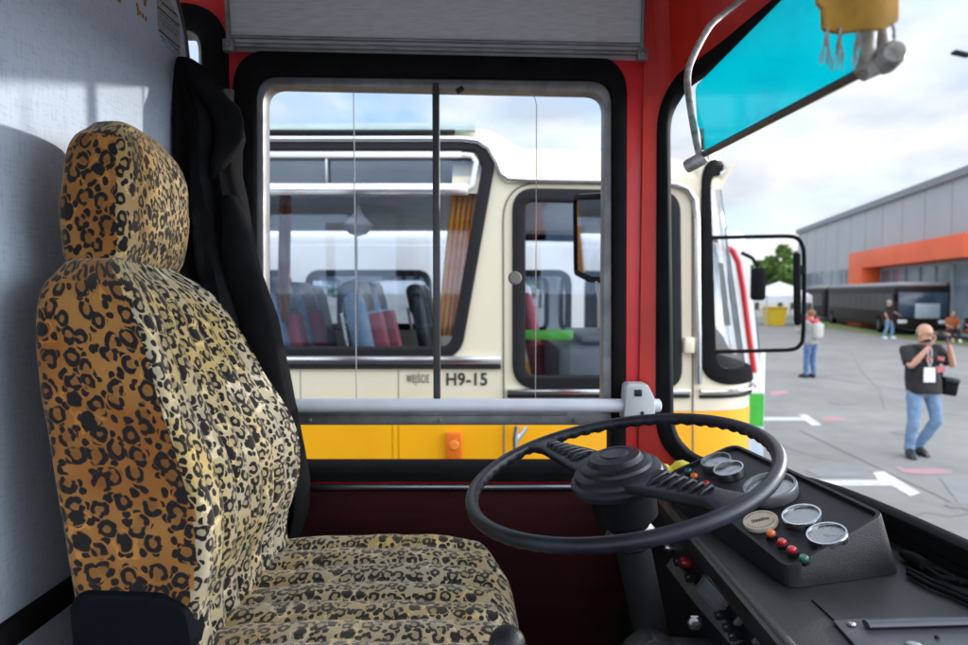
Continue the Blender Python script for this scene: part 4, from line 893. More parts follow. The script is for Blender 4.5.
bar(-30, 152, 462, 158, YB - .02, .03, M_WHITE, 'vent_frame', g_main); bar(-30, 184, 468, 196, YB - .02, .035, M_CHROME, 'vent_frame', g_main)
bar(325.5, 158, 328, 184, YB - .018, .02, M_ALU, 'vent_bar', g_main); bar(180, 158, 183, 184, YB - .018, .02, M_ALU, 'vent_bar', g_main)
m = MB(); m.tube([P(462, 155, YB - .02), P(472, 156, YB - .02), P(476, 162, YB - .02), P(472, 186, YB - .02), P(464, 190, YB - .02)], .014, 10); m.build('vent_frame', M_WHITE, g_main)
bar(355.5, 197, 357.5, 352, YB + .06, .02, M_ALUD, 'window_stile', g_main)
# trims
m = MB(); tp = [P(x, y, YB - .02) for x, y in ((-500, 139), (462, 139), (478, 141), (489, 148), (497, 162), (501, 174), (508, 179), (530, 180), (640, 181), (676, 184), (688, 189), (695, 200), (697, 220), (698, 300), (699, 384))]
m.tube(tp, .017, 10); m.build('chrome_trim', M_CHROME, h9)
bar(-500, 130, 455, 134.5, YB - .012, .03, M_DGAS, 'dark_strip')
bar(-500, 356, 501, 364, YB - .015, .03, M_CHROME, 'chrome_trim'); bar(-500, 364.5, 501, 369, YB - .008, .02, M_DGAS, 'dark_strip')
for px in (300, 398):
    bar(px, 370, px + 1.2, 410, YB - .0005, .002, mat('panel_gap', (.25, .22, .17), .7), 'panel_seam', bev=0)
for px in (392, 398):
    bar(px, 412, px + 1, 470, YB - .001, .002, mat('yellow_panel_gap', (.40, .20, .01), .7), 'panel_seam', bev=0)
bar(507, 389, 690, 394, YB - .015, .03, M_CHROME, 'chrome_trim'); bar(507, 394.5, 690, 398, YB - .008, .02, M_DGAS, 'dark_strip')
dl = fillet([bx(504, 520), bx(503, 182), bx(692, 186), bx(693, 520)], [0, .2, .12, 0], 10)
m = MB(); m.tube([Vector((p.x, YB - .001, p.y)) for p in dl], .005, 6); m.build('door_seam', mat('seam_shadow_gap', (.16, .14, .11), .7), h9)
m = MB(); m.box(P(689, 345, YB - .02), (.055, .04, .085), bev=.01); m.build('door_hinge', M_CREAM, h9)
m = MB(); m.tube([P(516, 462, YB - .05), P(515, 438, YB - .05), P(517, 426, YB - .05)], .016, 8); m.tube([P(517, 441, YB - .05), P(527, 427, YB - .05)], .012, 8); m.build('door_handle', M_CHROME, h9)
m = MB(); a, b = P(446, 432, YB - .01), P(462, 462, YB - .01); m.box((a + b) / 2, (abs(a.x - b.x), .04, abs(a.z - b.z)), bev=.008)
mk = m.build('side_marker_lamp', mat('amber_lens', (.75, .16, .01), .25, coat=.5, col2=(.6, .13, .01), nscale=80), h9)
m = MB(); m.lathe([(.022, 0), (.026, .004), (.022, .008)], P(454, 445, YB - .03), (0, -1, 0), 20); m.build('reflector', mat('amber_reflector', (.80, .24, .03), .2), mk)
UX, UZ, NY_ = Vector((1, 0, 0)), Vector((0, 0, 1)), Vector((0, -1, 0))
M_INK = mat('black_lettering', (.03, .03, .03), .5)
m = MB(); text_mesh(m, 'H9-15', .092, P(445.5, 385, YB - .003), UX, UZ, NY_, .0022, .92); m.build('lettering', M_INK, h9)
m = MB(); text_mesh(m, 'WEJŚCIE', .060, P(406.5, 382.5, YB - .003), UX, UZ, NY_, .0003, .44, 1.22); m.build('lettering', mat('grey_lettering', (.07, .06, .05), .5), h9)
# front
zb9, zt9 = bx(720, 385)[1], 2.84
B9 = [(xend, YB), (1.30, 3.42), (1.43, 3.50), (1.51, 3.66), (1.545, 3.95), (1.56, 4.3), (1.565, 4.65), (1.56, 5.0), (1.545, 5.35), (1.51, 5.64), (1.43, 5.80), (1.30, 5.88), (xend, YB2)]
T9 = [(xend, YB), (1.21, 3.43), (1.285, 3.53), (1.325, 3.68), (1.35, 3.95), (1.365, 4.3), (1.37, 4.65), (1.365, 5.0), (1.35, 5.35), (1.325, 5.62), (1.285, 5.77), (1.21, 5.87), (xend, YB2)]
S9 = Surf(B9, T9, zb9, zt9); u9 = S9.u[-1]
fo = rrect(.045, zb9 + .01, u9 - .045, zt9 + .03, .16, 10)
m = MB(); plate(m, [[(0, zyel), (u9, zyel), (u9, 2.93), (0, 2.93)], offset_loop(fo, .02)], .04, S9.fn(-.02), cuts=S9.cuts(.09, .3, 1, 3)); m.build('cream_front', M_CREAM, h9)
m = MB(); plate(m, [[(0, .42), (u9, .42), (u9, zyel - .002), (0, zyel - .002)]], .044, S9.fn(-.02), cuts=S9.cuts(.09, .3, .5, 2)); m.build('yellow_front', M_YEL, h9)
m = MB(); plate(m, [fo, offset_loop(fo, .06)], .06, S9.fn(-.01), .012, cuts=S9.cuts(.09, .4, 1, 3)); ws9 = m.build('windscreen', M_RUB, h9)
m = MB(); plate(m, [offset_loop(fo, .045)], 0, S9.fn(-.01), cuts=S9.cuts(.09, .4, 1, 3)); m.build('pane', glass('bus_windscreen_glass', (.80, .86, .90), .07), ws9)
for z, r in ((bx(720, 391)[1], .022),):
    m = MB(); m.tube([S9.pt(.03 + (u9 - .06) * k / 60, z) + S9.nrm(.03 + (u9 - .06) * k / 60, z) * .012 for k in range(61)], r, 8, flat=.5); m.build('chrome_trim', M_CHROME, h9)
m = MB(); m.tube([S9.pt(.03 + (u9 - .06) * k / 60, z - .03) + S9.nrm(.03 + (u9 - .06) * k / 60, z) * .004 for k in range(61)], .010, 8); m.build('dark_strip', M_DGAS, h9)
m = MB(); m.tube([P(700, 186, YB + .02), P(716, 177, YB + .05), P(733, 166, YB + .05)], .012, 8); m.build('rain_visor', M_ALU, h9)
for yy in (3.95, 5.35):
    m = MB(); m.lathe([(.11, -.03), (.12, .02), (.10, .045), (.001, .055)], (1.55, yy, .95), (1, 0, 0), 28); hl = m.build('headlight', M_CHROME, h9)
m = MB(); m.box((1.60, 4.65, .52), (.10, 2.4, .2), bev=.04); m.build('bumper', M_ALUD, h9)
# roofs
def roof(xs, zs, zc, name, p=2.5, w0=0.):
    m = MB(); rings = []
    for i, x in enumerate(xs):
        ring = []
        for k in range(41):
            a = math.pi * k / 40; c, s = sup(a, p); ring.append(Vector((x, 4.65 - (1.25 - w0) * c, zs[i] + (zc[i] - zs[i]) * s)))
        rings.append(ring)
    vs = [q for r_ in rings for q in r_]; fs = []
    for i in range(len(xs) - 1):
        for k in range(40): a = i * 41 + k; fs.append((a, a + 1, a + 42, a + 41))
    fs.append(tuple(range(41))); fs.append(tuple((len(xs) - 1) * 41 + k for k in range(41))[::-1])
    m.add(vs, fs); return m.build(name, M_CREAM, h9)
xg = lambda px, Y=YB + .3: (px - CX) / FPX * Y
zc9 = lambda py, Y=3.75: 2.18 + (293 - py) / FPX * Y
xs = [xg(505), xg(560), xg(620), xg(660), xg(690), 1.18, 1.24, 1.29, 1.33]; roof([xg(455)] + xs, [ztopR - .08] * 2 + [ztopR - .06] * 6 + [ztopR + .03, ztopR + .09], [zc9(137), zc9(137), zc9(138), zc9(142), zc9(148), zc9(154), zc9(159), zc9(164), zc9(168), zc9(173)], 'cab_roof')
roof([XB0, xg(470), xg(484), xg(494), xg(505), xg(515), xg(524)], [ztopL - .10, ztopL - .10, ztopL - .14, ztopL - .18, ztopL - .24, ztopL - .28, ztopL - .30], [zc9(121), zc9(121), zc9(120.5), zc9(121.5), zc9(127), zc9(133), zc9(137.5)], 'passenger_roof', w0=.004)
m = MB(); za, zb_ = ztopL + .015, zc9(123, 3.5)
prof = []
for k in range(9):
    t = .10 + .33 * k / 8; a = math.pi / 2 * t; c, s = sup(a, 2.5); prof.append((4.65 - 1.262 * c, ztopL - .01 + (zc9(121) + .012 - ztopL) * s))
x_a, x_b = XB0 + .3, xg(476)
m.loft([[Vector((x, y, z)) for y, z in prof] + [Vector((x, y + .01, z - .01)) for y, z in prof[::-1]] for x in (x_a, x_b)]); m.build('roof_light', mat('pale_teal_rooflight', (.33, .42, .40), .2, coat=.4), h9)
# far inside: floor, ceiling, seats, curtains
m = MB(); m.box(((XB0 + 1.1) / 2, 4.65, .98), (1.1 - XB0, 2.4, .05)); m.build('floor', mat('bus_floor_grey', (.35, .35, .36), .6), h9)
m = MB(); m.box(((XB0 + 1.0) / 2, 4.65, ztopR - .03), (1.0 - XB0, 2.36, .03)); m.build('ceiling_lining', mat('pale_lining', (.80, .82, .81), .5), h9)
m = MB(); plate(m, [[(YB + .05, .95), (YB2 - .05, .95), (YB2 - .05, 2.75), (YB + .05, 2.75)], rrect(YB + .3, 1.75, YB2 - .3, 2.6, .1)], .03, onX(XB0 + .03)); m.build('rear_wall', M_CREAM, h9)
M_SV = mat('dark_seat_vinyl', (.045, .05, .058), .4); M_SB = mat('blue_seat_fabric', (.10, .22, .36), .8, col2=(.30, .32, .36), nscale=14); M_SR = mat('red_seat_fabric', (.34, .07, .09), .8); M_HC = mat('white_headcover', (.75, .76, .80), .8)
def bseat(x, y, back, cov, red=None):
    m = MB(); m.box((x, y, 1.56), (.46, .46, .12), bev=.04); s_ = m.build('passenger_seat', back, h9)
    m = MB(); m.box((x - .24, y, 1.86), (.11, .46, .66), Matrix.Rotation(R(-12), 3, 'Y'), .05, 3); m.build('seat_back', back, s_)
    m = MB(); m.box((x - .305, y, 2.13), (.125, .38, .24), Matrix.Rotation(R(-12), 3, 'Y'), .05, 3); m.build('head_cover', cov, s_)
    m = MB(); m.tube([(x - .33, y - .18, 1.89), (x - .36, y - .18, 2.06), (x - .36, y + .18, 2.06), (x - .33, y + .18, 1.89)], .012, 8); m.build('seat_handle', M_STEEL, s_)
    if red: m = MB(); m.box((x - .16, y - .05, 1.82), (.10, .14, .5), Matrix.Rotation(R(-12), 3, 'Y'), .02); m.build('seat_stripe', red, s_)
for k in range(7):
    for j, y in enumerate((3.72, 4.20, 5.1, 5.58)):
        x = -.42 - k * .47 + (j > 1) * .2
        bseat(x, y, M_SB if j < 2 else M_SV, M_SV, M_SR if (j < 2 and k < 2) else None)
bseat(.60, 4.9, M_SR, M_HC); bseat(.05, 5.3, M_SR, M_HC)
def curtain(x0, x1, z0, z1, Y, m_, taper=0.):
    m = MB(); rings = []; n = 40
    for i in range(n + 1):
        t = i / n; x = x0 + (x1 - x0) * t; ring = []
        for j in range(13):
            s = j / 12; xx = x + taper * s; ring.append(Vector((xx, Y + .028 * math.sin(t * 30 + s), z1 + (z0 - z1) * s)))
        rings.append(ring)
    vs = [p for r_ in rings for p in r_]; fs = []
    for i in range(n):
        for j in range(12): a = i * 13 + j; fs.append((a, a + 1, a + 14, a + 13))
    m.add(vs, fs); o = m.build('curtain', m_, h9)
    md = o.modifiers.new('thick', 'SOLIDIFY'); md.thickness = .004
M_CUR = mat('orange_curtain', (.96, .56, .05), .85, col2=(.90, .48, .04), nscale=20, sheen=.2)
M_CUR.node_tree.nodes['Principled BSDF'].inputs['Transmission Weight'].default_value = 0
def translucent(m, c, f):
    nt = m.node_tree; o = [n for n in nt.nodes if n.type == 'OUTPUT_MATERIAL'][0]; t = nt.nodes.new('ShaderNodeBsdfTranslucent'); t.inputs[0].default_value = (*c, 1); x = nt.nodes.new('ShaderNodeMixShader'); x.inputs[0].default_value = f
    nt.links.new(nt.nodes['Principled BSDF'].outputs[0], x.inputs[1]); nt.links.new(t.outputs[0], x.inputs[2]); nt.links.new(x.outputs[0], o.inputs[0])
translucent(M_CUR, (1, .66, .08), .4); M_CUB = mat('brown_curtain', (.24, .10, .045), .85)
a, b = P(455, 165, YB + .14), P(480, 335, YB + .14); curtain(a.x, b.x, b.z, a.z, YB + .075, M_CUR, -.10)
a, b = P(280, 215, YB + .16), P(293, 322, YB + .16); curtain(a.x, b.x, b.z, a.z + .1, YB + .16, M_CUB, -.02)
m = MB(); m.lathe([(.001, -.07), (.05, -.055), (.085, -.01), (.06, .02), (.03, .05), (.012, .10), (.001, .11)], P(358, 224, YB + .25), (0, 0, 1), 20); m.build('ceiling_lamp', mat('white_lamp_shade', (.72, .72, .72), .4), h9)
m = MB(); c = P(590, 352, YB + .9); m.box((c.x, YB + 1.05, c.z - .10), (.55, 1.3, .35), bev=.05); m.box((c.x + .1, YB + .9, c.z + .12), (.45, .9, .04), bev=.015); m.build('dash', mat('bus_dash_grey', (.16, .17, .18), .5), h9)
m = MB(); m.box(P(548, 335, YB + .5), (.30, .04, .06), bev=.01); m.build('green_tray', mat('green_tray', (.12, .55, .06), .5), h9)
m = MB(); wc = P(600, 335, YB + .8); rn = Vector((-.35, 0, 1)).normalized(); x_, y_ = frame_of(rn); m.tube([wc + (x_ * math.cos(2 * math.pi * k / 40) + y_ * math.sin(2 * math.pi * k / 40)) * .23 for k in range(40)], .013, 8, closed=True); m.tube([wc - y_ * .22, wc, wc + y_ * .22], .014, 8); m.tube([wc, wc - rn * .6], .03, 10); m.build('driver_wheel', M_PLA, h9)
# front mirror hoop
m = MB(); YH = 3.40; hp = [(709, 238), (722, 237.5), (770, 236.5), (790, 236.5), (798, 239), (802, 245), (804, 256), (804, 300), (803, 336), (800, 345), (792, 349.5), (770, 350.5), (708, 352)]
m.tube(smoothpts([P(x, y, YH) for x, y in hp], 4), .0105, 10); m.box(P(706, 240, YH + .02), (.05, .06, .07), bev=.01); m.box(P(706, 352, YH + .02), (.05, .06, .07), bev=.01); hoop = m.build('mirror_arm', M_RUB, h9)
m = MB(); m.box(P(797, 289, YH), (.034, .20, .37), Matrix.Rotation(R(-2), 3, 'Y') @ Matrix.Rotation(R(-25), 3, 'Z'), .012, 3); m.box(P(800, 270, YH), (.05, .03, .05), bev=.01); m.box(P(800, 318, YH), (.05, .03, .05), bev=.01); hd = m.build('mirror_head', M_RUB, hoop)
# ================================================================== WHITE BUS WITH RED PILLAR BEYOND
YW3 = 7.0
def b3(px, py, Y=YW3): return xz(px, py, Y)
xf = b3(763, 400)[0]
w3 = thing('white_bus', 'white bus with red front pillar and green skirt band parked behind the cream bus', 'bus', (-2, 8.2, 0))
zg0, zg1 = b3(765, 426)[1], b3(765, 393)[1]
zr3 = b3(760, 246)[1]
wins = [rrect(xf - .6 - (k + 1) * 1.35 - k * .16, 1.62, xf - .6 - k * 1.35 - k * .16, 2.42, .16) for k in range(6)]
for Y in (YW3, YW3 + 2.4):
    m = MB(); plate(m, [[(xf - 10.5, zg1), (xf - .02, zg1), (xf - .20, zr3), (xf - 10.5, zr3)]] + wins, .04, onY(Y)); m.build('white_side', M_WHITE, w3)
    m = MB(); plate(m, [[(xf - 10.5, zg0), (xf, zg0), (xf, zg1 - .002), (xf - 10.5, zg1 - .002)]], .044, onY(Y)); m.build('green_band', mat('green_paint', (.05, .42, .04), .4), w3)
    m = MB(); plate(m, [[(xf - 10.5, .35), (xf, .35), (xf, zg0 - .002), (xf - 10.5, zg0 - .002)]], .044, onY(Y)); m.build('pale_skirt', mat('pale_blue_skirt', (.52, .60, .68), .4), w3)
    for lp in wins:
        m = MB(); plate(m, [lp, offset_loop(lp, .05)], .06, onY(Y), .01); g = m.build('window', M_RUB, w3)
        m = MB(); plate(m, [offset_loop(lp, .04)], .005, onY(Y)); m.build('pane', M_BUSGLASS, g)
m = MB(); m.box((xf - 5.3, YW3 + 1.2, zr3 + .06), (10.2, 2.4, .22), bev=.08, seg=3); m.build('roof', M_WHITE, w3)
m = MB(); m.box((xf - .01, YW3 + 1.2, .35 + (1.55 - .35) / 2), (.06, 2.40, 1.2), bev=.02); m.build('front_panel', M_WHITE, w3)
m = MB(); m.hexa([Vector((xf - .03, YW3 + .1, 1.56)), Vector((xf, YW3 + .1, 1.56)), Vector((xf, YW3 + 2.3, 1.56)), Vector((xf - .03, YW3 + 2.3, 1.56)), Vector((xf - .19, YW3 + .1, zr3 - .02)), Vector((xf - .16, YW3 + .1, zr3 - .02)), Vector((xf - .16, YW3 + 2.3, zr3 - .02)), Vector((xf - .19, YW3 + 2.3, zr3 - .02))]); m.build('windscreen', M_BUSGLASS, w3)
m = MB(); m.tube([P(754, 372, YW3 - .01), P(748, 330, YW3 - .01), P(743, 290, YW3 - .01), P(738, 262, YW3 - .01), P(732, 250, YW3 - .01)], .036, 10); m.tube([P(732, 250, YW3 - .01), P(715, 247, YW3)], .036, 10); m.build('red_pillar', mat('red_pillar_paint', (.50, .02, .03), .35), w3)
m = MB(); m.tube([P(742, 253, YW3 - .2), P(752, 258, YW3 - .3), P(758, 266, YW3 - .35)], .02, 8); m.box(P(758, 284, YW3 - .35), (.12, .16, .34), bev=.04, seg=3); m.build('mirror', M_RUB, w3)
m = MB(); m.box((xf - .3, YW3 + 1.2, 1.32), (.5, 2.2, .3), bev=.05); m.build('dash', M_PLA, w3)
for xc in (xf - 2.3, xf - 8.2):
    m = MB(); m.lathe([(.25, -.02), (.44, -.02), (.48, .05), (.48, .25), (.25, .25)], (xc, YW3 - .03, .48), (0, 1, 0), 30); wq = m.build('wheel', M_RUB, w3)
    m = MB(); m.lathe([(.27, -.025), (.2, .02), (.1, -.03), (.001, -.04)], (xc, YW3 - .03, .48), (0, 1, 0), 24); m.build('rim', M_ALUD, wq)
# small white parasol/tent roof shape seen above the red pillar
tp_ = P(742, 238, 13)
# ================================================================== HALL WITH ORANGE PORTAL
FA = Vector((30.3, 62.5, 0)); FB = Vector((23.2, 31, 0)); FD = (FB - FA).normalized(); FNm = Vector((FD.y, -FD.x, 0)); FNm = FNm if FNm.x < 0 else -FNm
def fac(px, py, off=0.): return PPL(px, py, FA + FNm * off, FNm)
def fs2(px, py, off=0.): p = fac(px, py, off); return ((p - FA).dot(FD), p.z)
hall = thing('hall', 'long grey clad hall with an orange entrance portal and band of windows', 'building', (30, 40, 0))
HT = fs2(797, 231)[1]; SL = 36
M_CLAD = mat('grey_cladding', (.37, .375, .39), .45, col2=(.34, .345, .36), nscale=.5, stretch=(1, 1, 1))
def onF(off): return lambda x, y, z: FA + FD * x + FNm * (off + z) + Vector((0, 0, y))
p_t = fs2(863, 266)[1]; s0 = fs2(862, 283)[0]
m = MB(); m.hexa([FA + FD * 0 + FNm * 0, FA + FD * SL, FA + FD * SL - FNm * 40, FA - FNm * 40] + [q + Vector((0, 0, HT)) for q in (FA, FA + FD * SL, FA + FD * SL - FNm * 40, FA - FNm * 40)]); m.build('clad_wall', M_CLAD, hall)
m = MB()
for k in range(1, 14): m.box(FA + FD * (k * 3.05) + FNm * .005 + Vector((0, 0, HT / 2)), (.03, .03, HT - .5), Matrix((FD, FNm, Vector((0, 0, 1)))).transposed())
m.build('panel_joint', mat('cladding_joint', (.33, .335, .35), .6), hall)
m = MB(); m.box(FA + FD * SL / 2 + FNm * .05 + Vector((0, 0, HT - .15)), (SL + .2, .3, .4), Matrix((FD, FNm, Vector((0, 0, 1)))).transposed()); m.build('roof_flashing', mat('flashing_grey', (.22, .225, .24), .5), hall)
M_OR = mat('orange_cladding', (.76, .115, .028), .5, col2=(.68, .10, .025), nscale=.6)
OFF = 1.2
sL = fs2(848, 283, OFF)[0]; sL2 = fs2(861, 283, OFF)[0]; zT = fs2(848, 253.5, OFF)[1]; zT2 = fs2(968, 233, OFF)[1]; zBt = fs2(866, 267, OFF)[1]
zT = (zT + zT2) / 2; zBt = 2.18 + (zT - 2.18) * .61
m = MB(); plate(m, [[(sL, 0), (sL2, 0), (sL2, zBt), (SL - 1.5, zBt), (SL - 1.5, zT), (sL, zT)]], OFF, onF(OFF / 2), .02); m.build('portal', M_OR, hall)
M_WB = glass('dark_window_blue', (.1, .12, .14), .3) ; M_WIN = mat('hall_window_glass', (.09, .13, .18), .12, col2=(.20, .24, .28), nscale=.35, spec=.8)
M_MUL = mat('grey_mullion', (.30, .32, .34), .5)
zs_ = zBt - 3.4
k = 0; s_ = sL2 + .1
while s_ < SL - 3.6:
    m = MB(); plate(m, [[(s_, .1), (s_ + 1.85, .1), (s_ + 1.85, zBt - .05), (s_, zBt - .05)], [(s_ + .09, .2), (s_ + 1.76, .2), (s_ + 1.76, zBt - .2), (s_ + .09, zBt - .2)]], .12, onF(.08)); w_ = m.build('window', M_MUL, hall)
    m = MB(); plate(m, [[(s_ + .08, .19), (s_ + 1.77, .19), (s_ + 1.77, zBt - .19), (s_ + .08, zBt - .19)]], .02, onF(.06)); m.build('pane', M_WIN, w_); s_ += 1.9
zl0, zl1 = fs2(825, 284)[1], fs2(825, 271)[1]
s_ = .8
while s_ < sL - 1.2:
    m = MB(); plate(m, [[(s_, zl0 - 1.0), (s_ + 2.2, zl0 - 1.0), (s_ + 2.2, zl1), (s_, zl1)]], .06, onF(.04)); w_ = m.build('window', M_MUL, hall)
    m = MB(); plate(m, [[(s_ + .1, zl0 - .9), (s_ + 2.1, zl0 - .9), (s_ + 2.1, zl1 - .1), (s_ + .1, zl1 - .1)]], .02, onF(.08)); m.build('pane', M_WIN, w_); s_ += 2.7
# grass verge along the hall
def strip(px_pts, name, m_, z): 
    b_ = MB(); pts = [PZ(x, y, z) for x, y in px_pts]; b_.add(pts, [tuple(range(len(pts)))]); o = b_.build(name, m_); o['kind'] = 'structure'; return o
M_GR = mat('verge_grass', (.11, .16, .035), .9, col2=(.16, .17, .05), nscale=2, bump=.6, bscale=30)
g0, g1, g2_, g3 = PZ(806, 326, .01), PZ(1010, 352, .01), FA + FD * 48 + FNm * .5, FA + FD * 2 + FNm * .5
m = MB(); m.add([Vector((g0.x, g0.y, .012)), Vector((g1.x, g1.y, .012)), Vector((g1.x + 8, g1.y - 2, .012)), Vector((g2_.x, g2_.y, .012)), Vector((g3.x, g3.y, .012))], [(0, 1, 2, 3, 4)]); o = m.build('lawn', M_GR); o['kind'] = 'structure'
# ================================================================== DARK BUSES BY THE HALL
def coach(name, label, a, b, zh, body, glassm, front=True, bellows=None, wide=2.5):
    """a: rear end, b: front end of the side facing us (ground points)"""
    a = Vector((a.x, a.y, 0)); b = Vector((b.x, b.y, 0)); d = (b - a).normalized(); n = Vector((d.y, -d.x, 0)); n = n if n.x < 0 else -n; Ln = (b - a).length
    t = thing(name, label, 'bus', (a + b) / 2 - n * wide / 2)
    rot = Matrix((d, n, Vector((0, 0, 1)))).transposed()
    def at(s, off, z): return a + d * s + n * (-off) + Vector((0, 0, z))
    segs = [(0, Ln)] if not bellows else [(0, bellows - .6), (bellows + .6, Ln)]
    for s0_, s1_ in segs:
        m = MB(); m.box(at((s0_ + s1_) / 2, wide / 2, (zh + .35) / 2), (s1_ - s0_, wide, zh - .35), rot, .14, 3); m.build('body', body, t)
        m = MB(); m.box(at((s0_ + s1_) / 2, wide / 2, zh + .08), (s1_ - s0_ - .3, wide - .3, .20), rot, .06, 2); m.build('roof_edge', mat('pale_roof_edge', (.40, .39, .38), .4), t)
        k = s0_ + .35
        while k < s1_ - 1.4:
            m = MB(); m.box(at(k + .68, 0, zh * .66), (1.36, .012, zh * .36), rot); m.build('window', glassm, t); k += 1.42
    if bellows: m = MB(); [m.box(at(bellows - .55 + q * .16, wide / 2, zh / 2 + .15), (.10, wide - .15, zh - .5), rot, .03) for q in range(8)]; m.build('bellows', M_RUB, t)
    ws_ = [Ln - 2.6, Ln * .38 if not bellows else bellows + 1.8, 2.5 if bellows else 2.9]
    for s in ws_:
        m = MB(); m.lathe([(.25, -.03), (.45, -.03), (.48, .03), (.48, .25), (.2, .25)], at(s, 0, .48), -n, 24); w_ = m.build('wheel', M_RUB, t)
        m = MB(); m.lathe([(.26, -.034), (.12, -.02), (.001, -.05)], at(s, 0, .48), -n, 16); m.build('rim', mat('dark_rim', (.08, .075, .075), .4, .6), w_)
    m = MB(); m.box(at(Ln, wide / 2, zh * .62), (.06, wide - .3, zh * .5), rot, .03); m.build('windscreen', mat('coach_windscreen', (.03, .06, .10), .12, spec=.8), t)
    m = MB(); m.box(at(Ln + .02, wide / 2 + .2, zh * .50), (.05, 1.1, .75), rot, .02); m.build('front_sign', mat('pale_sign', (.40, .46, .52), .5), t)
    for off in (.35, wide - .35): m = MB(); m.box(at(Ln + .02, off, .72), (.06, .42, .18), rot, .03); m.build('headlight', mat('headlight_glass', (.75, .77, .80), .15), t)
    m = MB(); m.tube([at(Ln - .1, .05, zh - .2), at(Ln + .4, -.1, zh - .15), at(Ln + .5, -.12, zh - .4)], .03, 8); m.box(at(Ln + .5, -.12, zh - .6), (.12, .2, .42), rot, .04); m.build('mirror', M_RUB, t)
    return t
M_BRB = mat('brown_black_coach', (.016, .010, .010), .5, col2=(.024, .016, .016), nscale=.7, spec=.15); M_BRG = mat('dark_coach_glass', (.012, .010, .011), .35, spec=.25)
ca = PZ(822, 321.5, 0); cb2 = PZ(893, 336.5, 0)
def grd(px, Y): d_ = ray(px, 300); return Vector((EYE.x + d_.x * Y / d_.y, Y, 0))
coach('articulated_bus', 'long dark brown articulated bus parked in front of the grey hall', grd(806, 55), grd(895, 33), 2.55, M_BRB, M_BRG, bellows=7.5)
coach('coach', 'dark brown coach with tinted windows at the hall entrance, beside the people sitting', grd(936, 36), grd(1010, 26), 3.0, mat('brown_coach_paint', (.060, .034, .022), .25, coat=.4), M_BRG)
# ================================================================== TREES, TENT, BIN, LAMP
def tree(name, label, base, h, rad, seed, col):
    rn_ = random.Random(seed); t = thing(name, label, 'tree', base, group='trees beyond the car park')
    m = MB(); top = base + Vector((0, 0, h * .6)); m.tube([base, base + Vector((.1, 0, h * .3)), top], [.3, .22, .1], 10)
    for k in range(7):
        a = rn_.uniform(0, 6.28); p = base + Vector((.1, 0, h * (.28 + .05 * k))); m.tube([p, p + Vector((math.cos(a) * rad * .4, math.sin(a) * rad * .4, h * .16)), p + Vector((math.cos(a) * rad * .75, math.sin(a) * rad * .75, h * .24))], [.1, .06, .02], 6)
    m.build('trunk', mat('bark', (.09, .07, .05), .9), t)
    vs, fs, mi = [], [], []; clumps = [(Vector((rn_.gauss(0, .42), rn_.gauss(0, .42), rn_.gauss(0, .40))), rn_.uniform(.22, .42)) for _ in range(34)]
    m = MB()
    for c, r in clumps:
        if c.length > 1: c = c / c.length
        for _ in range(150):
            q = Vector((rn_.gauss(0, 1), rn_.gauss(0, 1), rn_.gauss(0, 1))).normalized() * r * rn_.uniform(.55, 1.05); p = c + q
            w = base + Vector((p.x * rad, p.y * rad, h * .62 + p.z * h * .36)); s = rn_.uniform(.16, .34)
            u = Vector((rn_.gauss(0, 1), rn_.gauss(0, 1), rn_.gauss(0, 1))).normalized(); x, y = frame_of(u)
            i = len(vs); vs += [w - x * s, w + y * s * .5, w + x * s, w - y * s * .5]; fs.append((i, i + 1, i + 2, i + 3))
    m.add(vs, fs); m.build('crown', mat(col[0], col[1], .7, col2=col[2], nscale=.5), t, fix=False)
GA = ('leaf_green_a', (.12, .21, .03), (.06, .12, .02)); GB = ('leaf_green_b', (.09, .16, .03), (.045, .10, .02))
tree('tree', 'bushy light green tree between the white tent and grey hall', grd(780, 70), 7.4, 2.6, 1, GA)
tree('tree', 'darker tree standing left of the bushy light green tree', grd(757, 84), 6.6, 3.4, 2, GB)
tree('tree', 'small round tree at the corner of the grey hall', grd(792, 86), 5.6, 2.6, 5, GB)
for k, (px, Y, h) in enumerate(((690, 95, 7), (610, 100, 8), (540, 98, 7), (450, 104, 8), (350, 98, 7.4), (270, 95, 8))): tree('tree', 'distant green tree behind the parked white bus', grd(px, Y), h, 4.2, 20 + k, GB)
tb = grd(779, 44)
tent = thing('tent', 'white gazebo tent with peaked roof beyond the parked buses', 'tent', tb); M_TENT = mat('white_canvas', (.80, .81, .84), .7)
hw = 1.5; m = MB(); z0, z1 = 2.0, 2.95
b4 = [tb + Vector((sx * hw, sy * hw, z0)) for sx, sy in ((-1, -1), (1, -1), (1, 1), (-1, 1))]; mid = [tb + Vector((sx * hw * .45, sy * hw * .45, z0 + .62)) for sx, sy in ((-1, -1), (1, -1), (1, 1), (-1, 1))]; pk = tb + Vector((0, 0, z1))
m.add([q + Vector((0, 0, -.45)) for q in b4] + b4 + mid + [pk], [(i, (i + 1) % 4, 4 + (i + 1) % 4, 4 + i) for i in range(4)] + [(4 + i, 4 + (i + 1) % 4, 8 + (i + 1) % 4, 8 + i) for i in range(4)] + [(8 + i, 8 + (i + 1) % 4, 12) for i in range(4)]); m.build('canopy', M_TENT, tent, sharp=20)
for q in b4: m = MB(); m.tube([Vector((q.x, q.y, 0)), q], .04, 8); m.build('pole', M_ALU, tent)
bb = PZ(778, 326, 0); m = MB(); yb_ = thing('yellow_bin', 'bright yellow container on the ground in front of the white tent', 'container', bb)
